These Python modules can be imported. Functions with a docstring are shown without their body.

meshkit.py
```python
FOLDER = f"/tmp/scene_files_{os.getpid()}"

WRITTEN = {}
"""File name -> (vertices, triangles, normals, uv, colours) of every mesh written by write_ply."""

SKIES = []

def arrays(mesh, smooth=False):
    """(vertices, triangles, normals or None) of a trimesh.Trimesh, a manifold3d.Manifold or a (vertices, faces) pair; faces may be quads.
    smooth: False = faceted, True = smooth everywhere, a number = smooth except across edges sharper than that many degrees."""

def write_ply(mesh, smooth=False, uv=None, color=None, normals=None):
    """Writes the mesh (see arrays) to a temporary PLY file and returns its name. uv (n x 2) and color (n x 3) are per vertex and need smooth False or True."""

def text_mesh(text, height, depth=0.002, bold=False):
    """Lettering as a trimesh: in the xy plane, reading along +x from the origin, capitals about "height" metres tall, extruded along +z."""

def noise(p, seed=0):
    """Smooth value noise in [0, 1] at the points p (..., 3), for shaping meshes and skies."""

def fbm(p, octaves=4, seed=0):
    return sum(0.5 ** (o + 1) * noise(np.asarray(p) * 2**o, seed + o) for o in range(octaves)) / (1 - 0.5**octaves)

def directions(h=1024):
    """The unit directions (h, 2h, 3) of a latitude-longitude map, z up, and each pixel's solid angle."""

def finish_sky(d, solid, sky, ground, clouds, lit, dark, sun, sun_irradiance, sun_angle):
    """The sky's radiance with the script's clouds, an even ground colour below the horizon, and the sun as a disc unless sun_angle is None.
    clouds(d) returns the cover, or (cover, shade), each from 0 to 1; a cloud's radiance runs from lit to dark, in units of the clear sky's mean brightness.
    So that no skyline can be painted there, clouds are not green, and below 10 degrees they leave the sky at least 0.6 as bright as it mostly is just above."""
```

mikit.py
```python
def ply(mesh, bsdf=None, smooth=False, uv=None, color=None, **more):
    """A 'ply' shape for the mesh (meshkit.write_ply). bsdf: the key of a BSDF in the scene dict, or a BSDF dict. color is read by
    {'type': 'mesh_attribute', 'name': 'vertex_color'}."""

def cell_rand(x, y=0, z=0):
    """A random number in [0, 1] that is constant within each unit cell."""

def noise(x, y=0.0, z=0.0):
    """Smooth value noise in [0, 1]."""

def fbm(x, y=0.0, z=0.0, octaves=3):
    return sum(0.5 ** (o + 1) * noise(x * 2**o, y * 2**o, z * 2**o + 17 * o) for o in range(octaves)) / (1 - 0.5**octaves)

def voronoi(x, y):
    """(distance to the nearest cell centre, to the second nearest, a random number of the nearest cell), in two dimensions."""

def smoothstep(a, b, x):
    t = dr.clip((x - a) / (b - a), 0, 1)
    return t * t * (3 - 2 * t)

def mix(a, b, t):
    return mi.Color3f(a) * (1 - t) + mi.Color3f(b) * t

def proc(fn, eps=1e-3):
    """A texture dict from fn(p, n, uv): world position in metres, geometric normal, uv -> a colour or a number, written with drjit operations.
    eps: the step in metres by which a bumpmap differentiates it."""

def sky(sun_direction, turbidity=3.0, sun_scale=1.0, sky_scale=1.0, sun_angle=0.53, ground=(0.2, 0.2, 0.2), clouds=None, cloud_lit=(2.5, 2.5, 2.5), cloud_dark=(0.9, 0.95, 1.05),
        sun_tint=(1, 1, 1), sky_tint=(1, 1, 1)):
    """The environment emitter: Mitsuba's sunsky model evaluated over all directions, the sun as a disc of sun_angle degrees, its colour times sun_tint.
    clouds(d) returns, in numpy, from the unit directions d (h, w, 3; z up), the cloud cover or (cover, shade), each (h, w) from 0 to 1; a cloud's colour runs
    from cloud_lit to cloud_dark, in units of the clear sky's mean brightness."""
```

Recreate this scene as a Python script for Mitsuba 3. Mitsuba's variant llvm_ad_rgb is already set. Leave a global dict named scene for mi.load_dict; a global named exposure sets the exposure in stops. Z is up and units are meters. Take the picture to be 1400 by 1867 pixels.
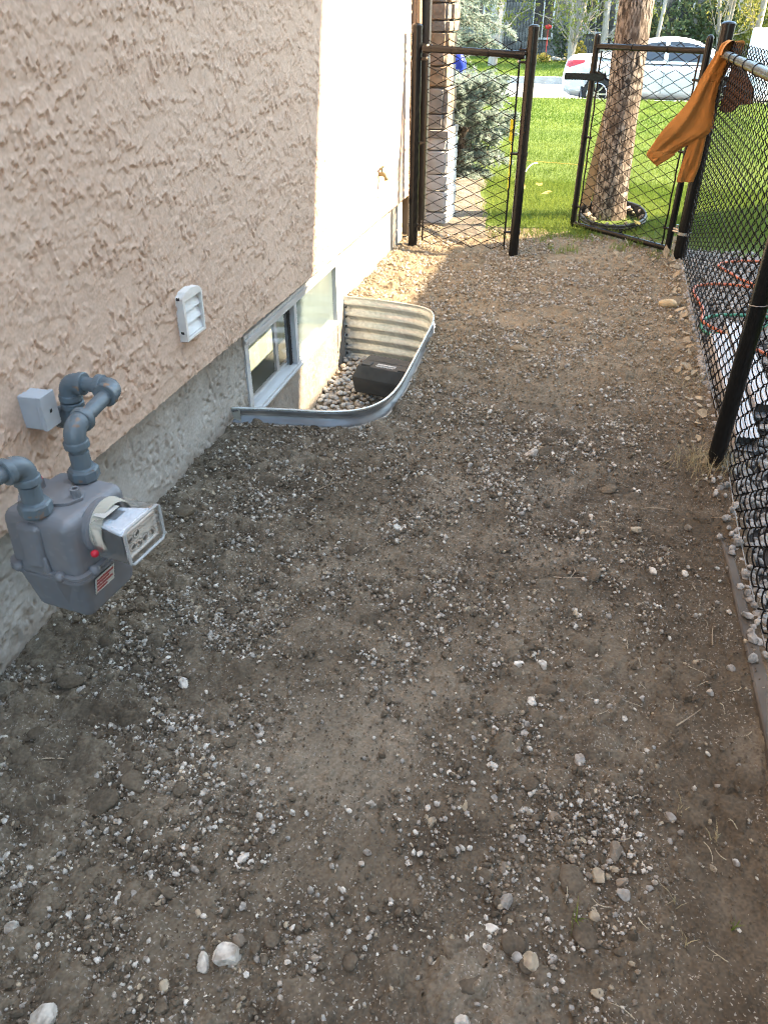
import math, random
import numpy as np, trimesh, drjit as dr, mitsuba as mi, mikit, meshkit
from mikit import proc, noise, fbm, voronoi, cell_rand, smoothstep, mix
T = mi.ScalarTransform4f
rng = np.random.default_rng(7)
random.seed(7)
scene, labels, used = {}, {}, set()

# ------------------------------------------------------------------ camera, sky, exposure
CAMH = 1.38
TH, PS = math.radians(33.618), math.radians(15.158)
fwd = np.array([-math.sin(PS) * math.cos(TH), math.cos(PS) * math.cos(TH), -math.sin(TH)])
scene['camera'] = {'type': 'perspective', 'fov': 2 * math.degrees(math.atan(700 / 1374)), 'fov_axis': 'x', 'near_clip': 0.05, 'far_clip': 400.0,
                   'to_world': T().look_at(origin=[0, 0, CAMH], target=[float(fwd[0]), float(fwd[1]), float(CAMH + fwd[2])], up=[0, 0, 1])}
SUN = (0.834, 0.153, 0.80)


def cloud(d):
    return np.clip((meshkit.fbm(d * 3.0, 4, 3) - 0.5) * 4, 0, 1) * 0.5


scene['sky'] = mikit.sky(SUN, turbidity=3.5, sun_scale=0.5, sky_scale=1.0, clouds=cloud, sun_tint=(1.0, 0.97, 0.92), sky_tint=(1.03, 1.03, 0.88))
exposure = 5.25

# ------------------------------------------------------------------ materials
def rgb(c): return {'type': 'rgb', 'value': [float(x) for x in c]}


def mat(name, col, rough=0.8, metal=0.0, spec=0.4, bump=None, bscale=1.0, eps=1e-3, coat=0.0):
    c = proc(col) if callable(col) else rgb(col)
    b = {'type': 'principled', 'base_color': c, 'roughness': rough, 'metallic': metal, 'specular': spec}
    if coat: b['clearcoat'], b['clearcoat_gloss'] = coat, 0.9
    if bump is not None: b = {'type': 'bumpmap', 'arbitrary': proc(bump, eps), 'scale': bscale, 'bsdf': b}
    scene['m_' + name] = {'type': 'twosided', 'bsdf': b}


def leafmat(name, col, dt=0.7, rough=0.6):
    scene['m_' + name] = {'type': 'principledthin', 'base_color': proc(col) if callable(col) else rgb(col), 'roughness': rough, 'diff_trans': dt, 'eta': 1.3}


def soil_col(p, n, uv):
    a = fbm(p.x * 2.2, p.y * 2.2, 3.1, 3)
    b = fbm(p.x * 14, p.y * 14, p.z * 14, 3)
    c = mix((0.062, 0.050, 0.036), (0.148, 0.122, 0.088), smoothstep(0.25, 0.75, 0.5 * a + 0.5 * b))
    side = smoothstep(0.15, 0.45, p.x + 0.12 * (a - 0.5))
    c = mix(c, mi.Color3f(0.085, 0.066, 0.045), 0.5 * side)
    dusty = smoothstep(0.58, 0.76, fbm(p.x * 3.1 + 7, p.y * 3.1, 1.0, 3))
    c = mix(c, mi.Color3f(0.24, 0.205, 0.155), 0.35 * dusty)
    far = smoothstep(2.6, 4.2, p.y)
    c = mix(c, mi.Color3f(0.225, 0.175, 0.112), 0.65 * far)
    wx, wy = p.x + 0.006 * noise(p.x * 190, p.y * 190, 1.0), p.y + 0.006 * noise(p.x * 190, p.y * 190, 9.0)
    d, _, r = voronoi(wx * 210, wy * 210)
    sp = smoothstep(0.40, 0.22, d) * dr.select(r > 0.80, 1.0, 0.0)
    c = mix(c, mix((0.16, 0.14, 0.115), (0.40, 0.37, 0.32), (r - 0.80) / 0.20), sp * 0.8 * smoothstep(0.35, 0.6, fbm(p.x * 9, p.y * 9, 4.0, 2)))
    return c * (0.70 + 0.60 * noise(p.x * 230, p.y * 230, p.z * 230))


def soil_bump(p, n, uv):
    return 0.0055 * fbm(p.x * 110, p.y * 110, p.z * 110, 3) + 0.003 * noise(p.x * 45, p.y * 45, p.z * 45)


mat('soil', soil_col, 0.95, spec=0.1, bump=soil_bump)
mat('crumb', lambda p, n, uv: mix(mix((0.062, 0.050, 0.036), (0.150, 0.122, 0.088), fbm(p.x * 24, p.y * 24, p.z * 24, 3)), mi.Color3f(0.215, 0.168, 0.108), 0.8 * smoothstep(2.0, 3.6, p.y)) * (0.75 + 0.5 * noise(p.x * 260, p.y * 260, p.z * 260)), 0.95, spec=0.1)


def stone(c0, c1):
    def f(p, n, uv):
        k = noise(p.x * 31, p.y * 31, p.z * 31)
        g = fbm(p.x * 150, p.y * 150, p.z * 150, 2)
        c = mix(c0, c1, k) * (0.72 + 0.56 * g)
        return mix(c, mi.Color3f(0.15, 0.12, 0.09), 0.65 * smoothstep(0.42, 0.78, fbm(p.x * 75, p.y * 75, p.z * 75, 3)))
    return f


mat('bed_soil', lambda p, n, uv: mix((0.060, 0.050, 0.038), (0.20, 0.175, 0.14), fbm(p.x * 11, p.y * 11, 2.0, 4)) * (0.75 + 0.5 * noise(p.x * 120, p.y * 120, 0.0)), 0.95, spec=0.1, bump=soil_bump)
STONES = ['stone_pale', 'stone_grey', 'stone_tan', 'stone_dull']
mat('stone_pale', stone((0.36, 0.33, 0.28), (0.60, 0.57, 0.50)), 0.85, spec=0.25)
mat('stone_grey', stone((0.22, 0.205, 0.18), (0.38, 0.36, 0.32)), 0.85, spec=0.25)
mat('stone_tan', stone((0.24, 0.20, 0.14), (0.40, 0.34, 0.25)), 0.85, spec=0.25)
mat('stone_dull', stone((0.15, 0.125, 0.095), (0.26, 0.22, 0.17)), 0.9, spec=0.2)
mat('yellow_stone', lambda p, n, uv: mix((0.36, 0.26, 0.13), (0.50, 0.40, 0.24), noise(p.x * 40, p.y * 40, p.z * 40)), 0.7)


def cobble(p, n, uv):
    r = cell_rand(p.x * 21, p.y * 21)
    c = mix((0.36, 0.325, 0.27), (0.50, 0.475, 0.42), noise(p.x * 18, p.y * 18, p.z * 18))
    return c * (0.75 + 0.4 * fbm(p.x * 120, p.y * 120, p.z * 120, 2)) * (0.9 + 0.2 * r)


mat('pebble_tan', cobble, 0.7)
mat('pebble_grey', lambda p, n, uv: mi.Color3f(0.40, 0.395, 0.37) * (0.7 + 0.6 * fbm(p.x * 90, p.y * 90, p.z * 90, 2)), 0.7)
mat('pebble_brown', lambda p, n, uv: mi.Color3f(0.36, 0.30, 0.235) * (0.7 + 0.6 * fbm(p.x * 90, p.y * 90, p.z * 90, 2)), 0.7)
mat('crushed', lambda p, n, uv: mix((0.11, 0.108, 0.10), (0.46, 0.45, 0.42), noise(p.x * 38, p.y * 38, p.z * 38)) * (0.75 + 0.5 * noise(p.x * 190, p.y * 190, p.z * 190)), 0.85)
mat('gravel_base', (0.035, 0.033, 0.03), 0.95)


def stucco_col(p, n, uv):
    a = fbm(p.x * 3, p.y * 1.7, p.z * 1.7, 3)
    g = noise(p.x * 170, p.y * 170, p.z * 170)
    c = mix((0.468, 0.342, 0.262), (0.530, 0.402, 0.314), a)
    low = smoothstep(0.56, 0.30, p.z) * 0.25 * smoothstep(0.45, 0.7, fbm(0.0, p.y * 4, p.z * 2.5, 2))
    return mix(c, mi.Color3f(0.36, 0.275, 0.2), low) * (0.9 + 0.2 * g)


mat('stucco', stucco_col, 0.9, spec=0.2)


def parge_col(p, n, uv):
    a = fbm(p.x * 5, p.y * 4, p.z * 4, 3)
    g = noise(p.x * 140, p.y * 140, p.z * 140)
    c = mix((0.255, 0.24, 0.215), (0.36, 0.345, 0.315), smoothstep(0.3, 0.7, a))
    dirt = smoothstep(0.10, -0.01, p.z + 0.10 * (fbm(0.0, p.y * 9, p.z * 9, 2) - 0.5))
    return mix(c, mi.Color3f(0.19, 0.155, 0.12), 0.5 * dirt) * (0.88 + 0.24 * g)


mat('parge', parge_col, 0.9, spec=0.2)
mat('white_vinyl', lambda p, n, uv: mi.Color3f(0.46, 0.455, 0.45) * (0.80 + 0.3 * fbm(p.x * 25, p.y * 25, p.z * 8, 2)), 0.45)
mat('vent_plastic', lambda p, n, uv: mi.Color3f(0.62, 0.60, 0.56) * (0.9 + 0.16 * fbm(p.x * 30, p.y * 30, p.z * 30, 2)), 0.5)
mat('vent_slat', lambda p, n, uv: mi.Color3f(0.60, 0.62, 0.63) * (0.9 + 0.16 * fbm(p.x * 30, p.y * 30, p.z * 30, 2)), 0.45)
mat('frame', lambda p, n, uv: mi.Color3f(0.40, 0.41, 0.41) * (0.86 + 0.22 * fbm(p.x * 30, p.y * 10, p.z * 30, 2)), 0.4)
mat('gasket', (0.02, 0.02, 0.02), 0.6)  # black for the shaded gap between the sashes
mat('room', (0.74, 0.76, 0.64), 0.9)
mat('curtain', (0.42, 0.50, 0.40), 0.9)  # for the added sheet that lightens the shaded pane
mat('room_sill', (0.15, 0.16, 0.14), 0.7)
scene['m_glass'] = {'type': 'thindielectric', 'int_ior': 1.5}
scene['m_dusty_glass'] = {'type': 'blendbsdf', 'weight': proc(lambda p, n, uv: 0.30 + 0.22 * fbm(p.x * 4, p.y * 6, p.z * 2.5, 3)),
                          'a': {'type': 'thindielectric', 'int_ior': 1.5}, 'b': {'type': 'twosided', 'bsdf': {'type': 'diffuse', 'reflectance': rgb((0.24, 0.31, 0.31))}}}


def galv(p, n, uv):
    d, d2, r = voronoi(p.x * 70 + p.z * 31, p.y * 70 + p.z * 57)
    st = fbm(p.x * 9, p.y * 9, p.z * 2, 2)
    return mi.Color3f(0.62, 0.655, 0.63) * (0.78 + 0.22 * r + 0.2 * st)


mat('galvanized', galv, 0.42, metal=0.85)
mat('galvanized_dark_reflection', lambda p, n, uv: mix((0.13, 0.14, 0.15), (0.23, 0.24, 0.245), fbm(p.x * 14, p.y * 14, p.z * 30, 3)), 0.4, metal=0.5)  # dark ground mirrored in the outer face, put into the colour
mat('case_plastic', lambda p, n, uv: mix((0.030, 0.032, 0.032), (0.070, 0.070, 0.064), fbm(p.x * 20, p.y * 20, p.z * 20, 3)), 0.55)
mat('grey_ink', (0.42, 0.42, 0.40), 0.7)


def meter_col(p, n, uv):
    c = mi.Color3f(0.142, 0.150, 0.163) * (0.93 + 0.14 * fbm(p.x * 40, p.y * 40, p.z * 40, 2))
    dust = smoothstep(0.6, 1.0, n.z) * (0.15 + 0.3 * fbm(p.x * 16, p.y * 16, 0.0, 2))
    c = mix(c, mi.Color3f(0.22, 0.22, 0.225), dust)
    chip = smoothstep(0.69, 0.72, fbm(p.x * 55 + 3, p.y * 55, p.z * 55, 3))
    c = mix(c, mi.Color3f(0.27, 0.265, 0.26), 0.12 * chip)
    run = smoothstep(0.55, 0.8, fbm(p.x * 40, p.y * 40, p.z * 5, 2)) * smoothstep(0.3, -0.2, n.z)
    return mix(c, mi.Color3f(0.16, 0.14, 0.12), 0.35 * run)


mat('meter_paint', meter_col, 0.38, spec=0.5)


def pipe_col(p, n, uv):
    c = mix((0.075, 0.102, 0.122), (0.115, 0.145, 0.165), fbm(p.x * 30, p.y * 30, p.z * 30, 3))
    rust = smoothstep(0.68, 0.76, fbm(p.x * 45 + 4, p.y * 45, p.z * 45, 3))
    return mix(c, mi.Color3f(0.20, 0.125, 0.075), 0.8 * rust)


mat('pipe_paint', pipe_col, 0.4, spec=0.5)
mat('box_plastic', lambda p, n, uv: mi.Color3f(0.36, 0.38, 0.40) * (0.92 + 0.14 * fbm(p.x * 40, p.y * 40, p.z * 40, 2)), 0.5)
mat('pale_plate', (0.52, 0.58, 0.64), 0.35)
mat('dial_plate', (0.62, 0.60, 0.55), 0.6)
mat('dial_dark', (0.03, 0.03, 0.03), 0.6)
mat('meter_dark', (0.06, 0.065, 0.07), 0.5)
mat('rim_plastic', (0.34, 0.345, 0.34), 0.3)
mat('cream', (0.36, 0.355, 0.30), 0.5)
mat('paper', (0.42, 0.42, 0.39), 0.7)
mat('red_plastic', (0.48, 0.02, 0.04), 0.35)
mat('red_ink', (0.30, 0.075, 0.07), 0.6)
scene['m_clear_plastic'] = {'type': 'blendbsdf', 'weight': 0.035, 'a': {'type': 'thindielectric', 'int_ior': 1.45}, 'b': {'type': 'twosided', 'bsdf': {'type': 'diffuse', 'reflectance': rgb((0.55, 0.55, 0.52))}}}
mat('black_metal', lambda p, n, uv: mi.Color3f(0.008, 0.008, 0.008) * (0.8 + 0.4 * noise(p.x * 60, p.y * 60, p.z * 60)), 0.2, spec=0.3)
mat('black_rail', lambda p, n, uv: mi.Color3f(0.035, 0.034, 0.030) * (0.7 + 0.6 * noise(p.x * 30, p.y * 30, p.z * 30)), 0.24, spec=0.8)
mat('black_wire', (0.006, 0.006, 0.006), 0.5, spec=0.12)
mat('zinc', (0.45, 0.45, 0.42), 0.35, metal=0.9)
mat('wire_grey', (0.30, 0.29, 0.27), 0.5, metal=0.6)
mat('brown_trim', lambda p, n, uv: mi.Color3f(0.23, 0.165, 0.11) * (0.85 + 0.3 * fbm(p.x * 40, p.y * 40, p.z * 3, 2)), 0.6)
mat('dark_trim', (0.03, 0.028, 0.025), 0.5)
CLAD = [(0.235, 0.185, 0.145), (0.275, 0.205, 0.14), (0.20, 0.18, 0.16), (0.255, 0.235, 0.21)]
for i, c in enumerate(CLAD):
    mat(f'clad{i}', (lambda c: lambda p, n, uv: mi.Color3f(*c) * (0.6 + 0.8 * fbm(p.x * 22, p.y * 22, p.z * 30, 3)))(c), 0.9, spec=0.2, bump=lambda p, n, uv: 0.010 * fbm(p.x * 45, p.y * 45, p.z * 45, 3))
mat('mortar', (0.16, 0.145, 0.13), 0.95)
mat('base_white', lambda p, n, uv: mi.Color3f(0.50, 0.50, 0.49) * (0.6 + 0.6 * fbm(p.x * 9, p.y * 9, p.z * 7, 3)), 0.9, bump=lambda p, n, uv: 0.01 * fbm(p.x * 30, p.y * 30, p.z * 20, 3))
mat('roof_shingle', lambda p, n, uv: mi.Color3f(0.10, 0.09, 0.085) * (0.7 + 0.6 * noise(p.x * 8, p.y * 8, p.z * 8)), 0.9)
mat('siding', (0.40, 0.37, 0.33), 0.8)
mat('fascia', (0.5, 0.48, 0.44), 0.6)
mat('dark_glass', (0.03, 0.035, 0.04), 0.08, spec=0.8)


def bark_col(p, n, uv):
    f = fbm(p.x * 95, p.y * 95, p.z * 26, 3)
    c = mix((0.042, 0.034, 0.028), (0.33, 0.285, 0.24), smoothstep(0.36, 0.70, f))
    return mix(c, mi.Color3f(0.12, 0.090, 0.068), 0.5 * smoothstep(0.55, 0.65, fbm(p.x * 6, p.y * 6, p.z * 4, 2)))


mat('bark', bark_col, 0.9, spec=0.15, bump=lambda p, n, uv: 0.006 * fbm(p.x * 95, p.y * 95, p.z * 26, 3))
mat('pale_bark', lambda p, n, uv: mix((0.22, 0.19, 0.16), (0.42, 0.38, 0.33), fbm(p.x * 12, p.y * 12, p.z * 5, 3)), 0.9)
mat('stake_wood', lambda p, n, uv: mi.Color3f(0.30, 0.21, 0.115) * (0.75 + 0.5 * fbm(p.x * 60, p.y * 60, p.z * 5, 2)), 0.8)
mat('ring_plastic', (0.028, 0.028, 0.028), 0.5)
leafmat('grass', lambda p, n, uv: mix((0.085, 0.145, 0.022), (0.20, 0.25, 0.052), smoothstep(0.25, 0.75, fbm(p.x * 1.3, p.y * 1.3, 0.0, 3)) * 0.65 + 0.35 * noise(p.x * 70, p.y * 70, 0.0)), 0.9)  # patchy tone, partly dappled light and shade put into the colour
leafmat('straw', lambda p, n, uv: mix((0.34, 0.27, 0.15), (0.48, 0.42, 0.27), noise(p.x * 50, p.y * 50, 0.0)), 0.5)
mat('lawn_base', lambda p, n, uv: mix((0.055, 0.080, 0.020), (0.10, 0.135, 0.034), fbm(p.x * 3, p.y * 3, 0.0, 4)), 0.95, spec=0.1)
leafmat('spruce', lambda p, n, uv: mix((0.20, 0.255, 0.195), (0.42, 0.49, 0.44), fbm(p.x * 5, p.y * 5, p.z * 5, 3)), 1.0)
leafmat('spring_leaf', lambda p, n, uv: mix((0.14, 0.18, 0.035), (0.28, 0.30, 0.09), noise(p.x * 3, p.y * 3, p.z * 3)), 0.9)
leafmat('willow_leaf', lambda p, n, uv: mix((0.24, 0.23, 0.05), (0.38, 0.34, 0.11), noise(p.x * 3, p.y * 3, p.z * 3)), 0.9)
leafmat('conifer', lambda p, n, uv: mix((0.06, 0.085, 0.045), (0.13, 0.17, 0.09), noise(p.x * 5, p.y * 5, p.z * 5)), 0.4)
mat('street', lambda p, n, uv: mi.Color3f(0.17, 0.165, 0.155) * (0.8 + 0.4 * fbm(p.x * 2, p.y * 6, 0.0, 3)), 0.85)
mat('kerb', lambda p, n, uv: mi.Color3f(0.36, 0.35, 0.32) * (0.8 + 0.4 * fbm(p.x * 4, p.y * 9, 0.0, 3)), 0.85)
mat('car_paint', (0.52, 0.54, 0.56), 0.3, spec=0.6, coat=1.0)
mat('tyre', (0.02, 0.02, 0.02), 0.8)
mat('alloy', (0.55, 0.55, 0.55), 0.3, metal=0.9)
mat('tail_red', (0.42, 0.012, 0.016), 0.15, coat=1.0)
mat('trailer_white', lambda p, n, uv: mi.Color3f(0.66, 0.68, 0.66) * (0.92 + 0.12 * fbm(p.x * 3, p.y * 3, p.z * 3, 2)), 0.5)
mat('house_stone', lambda p, n, uv: mix((0.10, 0.098, 0.095), (0.24, 0.235, 0.225), cell_rand(p.x * 3.2 + 0.5 * cell_rand(0.0, 0.0, p.z * 7), 0.0, p.z * 7)), 0.9)
mat('house_column', lambda p, n, uv: mi.Color3f(0.40, 0.38, 0.34) * (0.7 + 0.6 * fbm(p.x * 5, p.y * 5, p.z * 5, 3)), 0.9)
mat('iron', (0.02, 0.02, 0.022), 0.5)
mat('white_trim', (0.62, 0.62, 0.60), 0.6)


def cloth_col(p, n, uv):
    w = 0.93 + 0.14 * noise(p.x * 700, p.y * 300, p.z * 700)
    return mi.Color3f(0.305, 0.135, 0.036) * w * (0.9 + 0.2 * fbm(p.x * 12, p.y * 12, p.z * 12, 2))


scene['m_cloth'] = {'type': 'twosided', 'bsdf': {'type': 'principled', 'base_color': proc(cloth_col), 'roughness': 0.9, 'sheen': 0.5, 'sheen_tint': 0.6, 'specular': 0.15}}
mat('cloth_shaded', (0.075, 0.040, 0.026), 0.95, spec=0.1)  # same garment on its shaded side, shade put into a darker brown
mat('hose_orange', (0.46, 0.13, 0.06), 0.45)
mat('hose_green', (0.045, 0.22, 0.13), 0.45)
mat('blue_sheet', (0.02, 0.05, 0.42), 0.5)
mat('yellow_tag', (0.62, 0.48, 0.02), 0.6)
mat('brass', (0.20, 0.165, 0.09), 0.4, metal=0.8)
leafmat('dry_leaf', lambda p, n, uv: mix((0.30, 0.24, 0.16), (0.52, 0.45, 0.33), noise(p.x * 17, p.y * 17, p.z * 17)) * (0.8 + 0.4 * noise(p.x * 160, p.y * 160, 0.0)), 0.4)
leafmat('yellow_leaf', (0.62, 0.47, 0.16), 0.5)
mat('twig', lambda p, n, uv: mix((0.20, 0.15, 0.10), (0.40, 0.33, 0.24), noise(p.x * 25, p.y * 25, 0.0)), 0.8)
mat('root', (0.42, 0.36, 0.26), 0.8)
mat('edging', lambda p, n, uv: mix((0.050, 0.046, 0.042), (0.135, 0.118, 0.095), fbm(p.x * 18, p.y * 10, p.z * 18, 3)), 0.8)
mat('red_thing', (0.5, 0.03, 0.03), 0.5)
mat('white_string', (0.6, 0.6, 0.58), 0.6)
mat('yellow_string', (0.5, 0.40, 0.08), 0.6)

# ------------------------------------------------------------------ naming helpers
def numbered(base):
    k, i = base, 0
    while k in used:
        i += 1
        k = f'{base}_{i:03d}'
    used.add(k)
    return k


def note(key, label=None, cat=None, group=None, kind=None):
    d = {n: v for n, v in (('label', label), ('category', cat), ('group', group), ('kind', kind)) if v}
    if d: labels[key] = d


def thing(name, label, cat, group=None):
    k = numbered(name); note(k, label, cat, group)
    return k


def obj(name, mesh, m, parent=None, smooth=False, label=None, cat=None, group=None, kind=None):
    k = numbered(f'{parent}__{name}' if parent else name)
    if isinstance(mesh, MB): mesh = mesh.get()
    scene[k] = mikit.ply(mesh, 'm_' + m, smooth=smooth)
    note(k, label, cat, group, kind)
    return k


# ------------------------------------------------------------------ mesh helpers
class MB:
    def __init__(self): self.v, self.f, self.n = [], [], 0

    def add(self, v, f):
        v, f = np.asarray(v, float), np.asarray(f, int)
        if f.shape[1] == 4: f = np.vstack([f[:, [0, 1, 2]], f[:, [0, 2, 3]]])
        self.v.append(v); self.f.append(f + self.n); self.n += len(v)
        return self

    def tm(self, m): return self.add(m.vertices, m.faces)

    def box(self, c, h, yaw=0.0):
        b = trimesh.creation.box(2 * np.asarray(h, float)); v = b.vertices.copy()
        ca, sa = math.cos(yaw), math.sin(yaw)
        return self.add(v @ np.array([[ca, sa, 0], [-sa, ca, 0], [0, 0, 1]]) + np.asarray(c, float), b.faces)

    def tube(self, p, r, sides=8, cap=True): return self.add(*tube(p, r, sides, cap))

    def get(self): return np.vstack(self.v), np.vstack(self.f)

    def map(self, fn):
        self.v = [fn(x) for x in self.v]
        return self


def tube(p, r, sides=8, cap=True):
    p = np.asarray(p, float); n = len(p)
    r = np.broadcast_to(np.asarray(r, float), (n,))
    t = np.gradient(p, axis=0) if n > 2 else np.repeat([p[1] - p[0]], 2, 0)
    t /= np.linalg.norm(t, axis=1, keepdims=True) + 1e-12
    a = np.cross(t[0], [0, 0, 1.0] if abs(t[0][2]) < 0.9 else [1.0, 0, 0]); a /= np.linalg.norm(a)
    A = [a]
    for i in range(1, n):
        a = a - t[i] * (a @ t[i]); a /= np.linalg.norm(a) + 1e-12; A.append(a)
    A = np.array(A); B = np.cross(t, A)
    an = np.arange(sides) * 2 * np.pi / sides
    v = p[:, None] + r[:, None, None] * (np.cos(an)[None, :, None] * A[:, None] + np.sin(an)[None, :, None] * B[:, None])
    i, j = np.meshgrid(np.arange(n - 1), np.arange(sides), indexing='ij')
    q = np.stack([i * sides + j, i * sides + (j + 1) % sides, (i + 1) * sides + (j + 1) % sides, (i + 1) * sides + j], -1).reshape(-1, 4)
    f = np.vstack([q[:, [0, 1, 2]], q[:, [0, 2, 3]]]); v = v.reshape(-1, 3)
    if cap:
        m = len(v); v = np.vstack([v, p[:1], p[-1:]]); k = np.arange(sides)
        f = np.vstack([f, np.stack([k * 0 + m, (k + 1) % sides, k], 1), np.stack([k * 0 + m + 1, (n - 1) * sides + k, (n - 1) * sides + (k + 1) % sides], 1)])
    return v, f


def lathe(prof, sides=24):
    """prof: list of (r, z); axis z."""
    prof = np.asarray(prof, float); an = np.arange(sides) * 2 * np.pi / sides; n = len(prof)
    v = np.stack([prof[:, None, 0] * np.cos(an), prof[:, None, 0] * np.sin(an), np.broadcast_to(prof[:, None, 1], (n, sides))], -1).reshape(-1, 3)
    i, j = np.meshgrid(np.arange(n - 1), np.arange(sides), indexing='ij')
    q = np.stack([i * sides + j, i * sides + (j + 1) % sides, (i + 1) * sides + (j + 1) % sides, (i + 1) * sides + j], -1).reshape(-1, 4)
    return v, np.vstack([q[:, [0, 1, 2]], q[:, [0, 2, 3]]])


def rhull(pts, r, sub=2):
    """convex hull of equal spheres: a rounded solid."""
    s = trimesh.creation.icosphere(sub, 1.0).vertices
    r = np.broadcast_to(r, (len(pts),))
    return trimesh.convex.convex_hull(np.vstack([np.asarray(p) + s * q for p, q in zip(pts, r)]))


def rbox(c, h, r):
    c, h = np.asarray(c, float), np.asarray(h, float)
    return rhull([c + (h - r) * np.array([x, y, z]) for x in (-1, 1) for y in (-1, 1) for z in (-1, 1)], r, 2)


def gridf(nu, nv):
    i, j = np.meshgrid(np.arange(nu - 1), np.arange(nv - 1), indexing='ij')
    q = np.stack([i * nv + j, (i + 1) * nv + j, (i + 1) * nv + j + 1, i * nv + j + 1], -1).reshape(-1, 4)
    return np.vstack([q[:, [0, 1, 2]], q[:, [0, 2, 3]]])


def rotmats(n, full=True):
    q = rng.normal(size=(n, 4)); q /= np.linalg.norm(q, axis=1, keepdims=True)
    if not full:
        a = rng.uniform(0, 2 * np.pi, n); t = rng.normal(0, 0.12, (n, 2))
        q = np.stack([np.cos(a / 2), t[:, 0], t[:, 1], np.sin(a / 2)], 1); q /= np.linalg.norm(q, axis=1, keepdims=True)
    w, x, y, z = q.T
    return np.stack([np.stack([1 - 2 * (y * y + z * z), 2 * (x * y - z * w), 2 * (x * z + y * w)], -1),
                     np.stack([2 * (x * y + z * w), 1 - 2 * (x * x + z * z), 2 * (y * z - x * w)], -1),
                     np.stack([2 * (x * z - y * w), 2 * (y * z + x * w), 1 - 2 * (x * x + y * y)], -1)], 1)


def rocks(sub, k, amp=0.22, flat=0.75, seed=1, round_=False):
    out = []
    for i in range(k):
        s = trimesh.creation.icosphere(sub, 1.0); v = s.vertices.copy()
        d = meshkit.noise(v * (1.3 if round_ else 1.8) + i * 7.3, seed) - 0.5
        v *= (1 + amp * 2 * d)[:, None]
        if not round_:
            for _ in range((11 if sub > 1 else 6) if sub else 1):
                nn = rng.normal(size=3); nn /= np.linalg.norm(nn); o = rng.uniform(0.58, 0.86); e = v @ nn - o
                v -= np.where(e > 0, e, 0)[:, None] * nn
        v *= np.array([1.0, rng.uniform(0.62, 0.92), flat * rng.uniform(0.75, 1.1)])
        out.append((v, s.faces))
    return out


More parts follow.
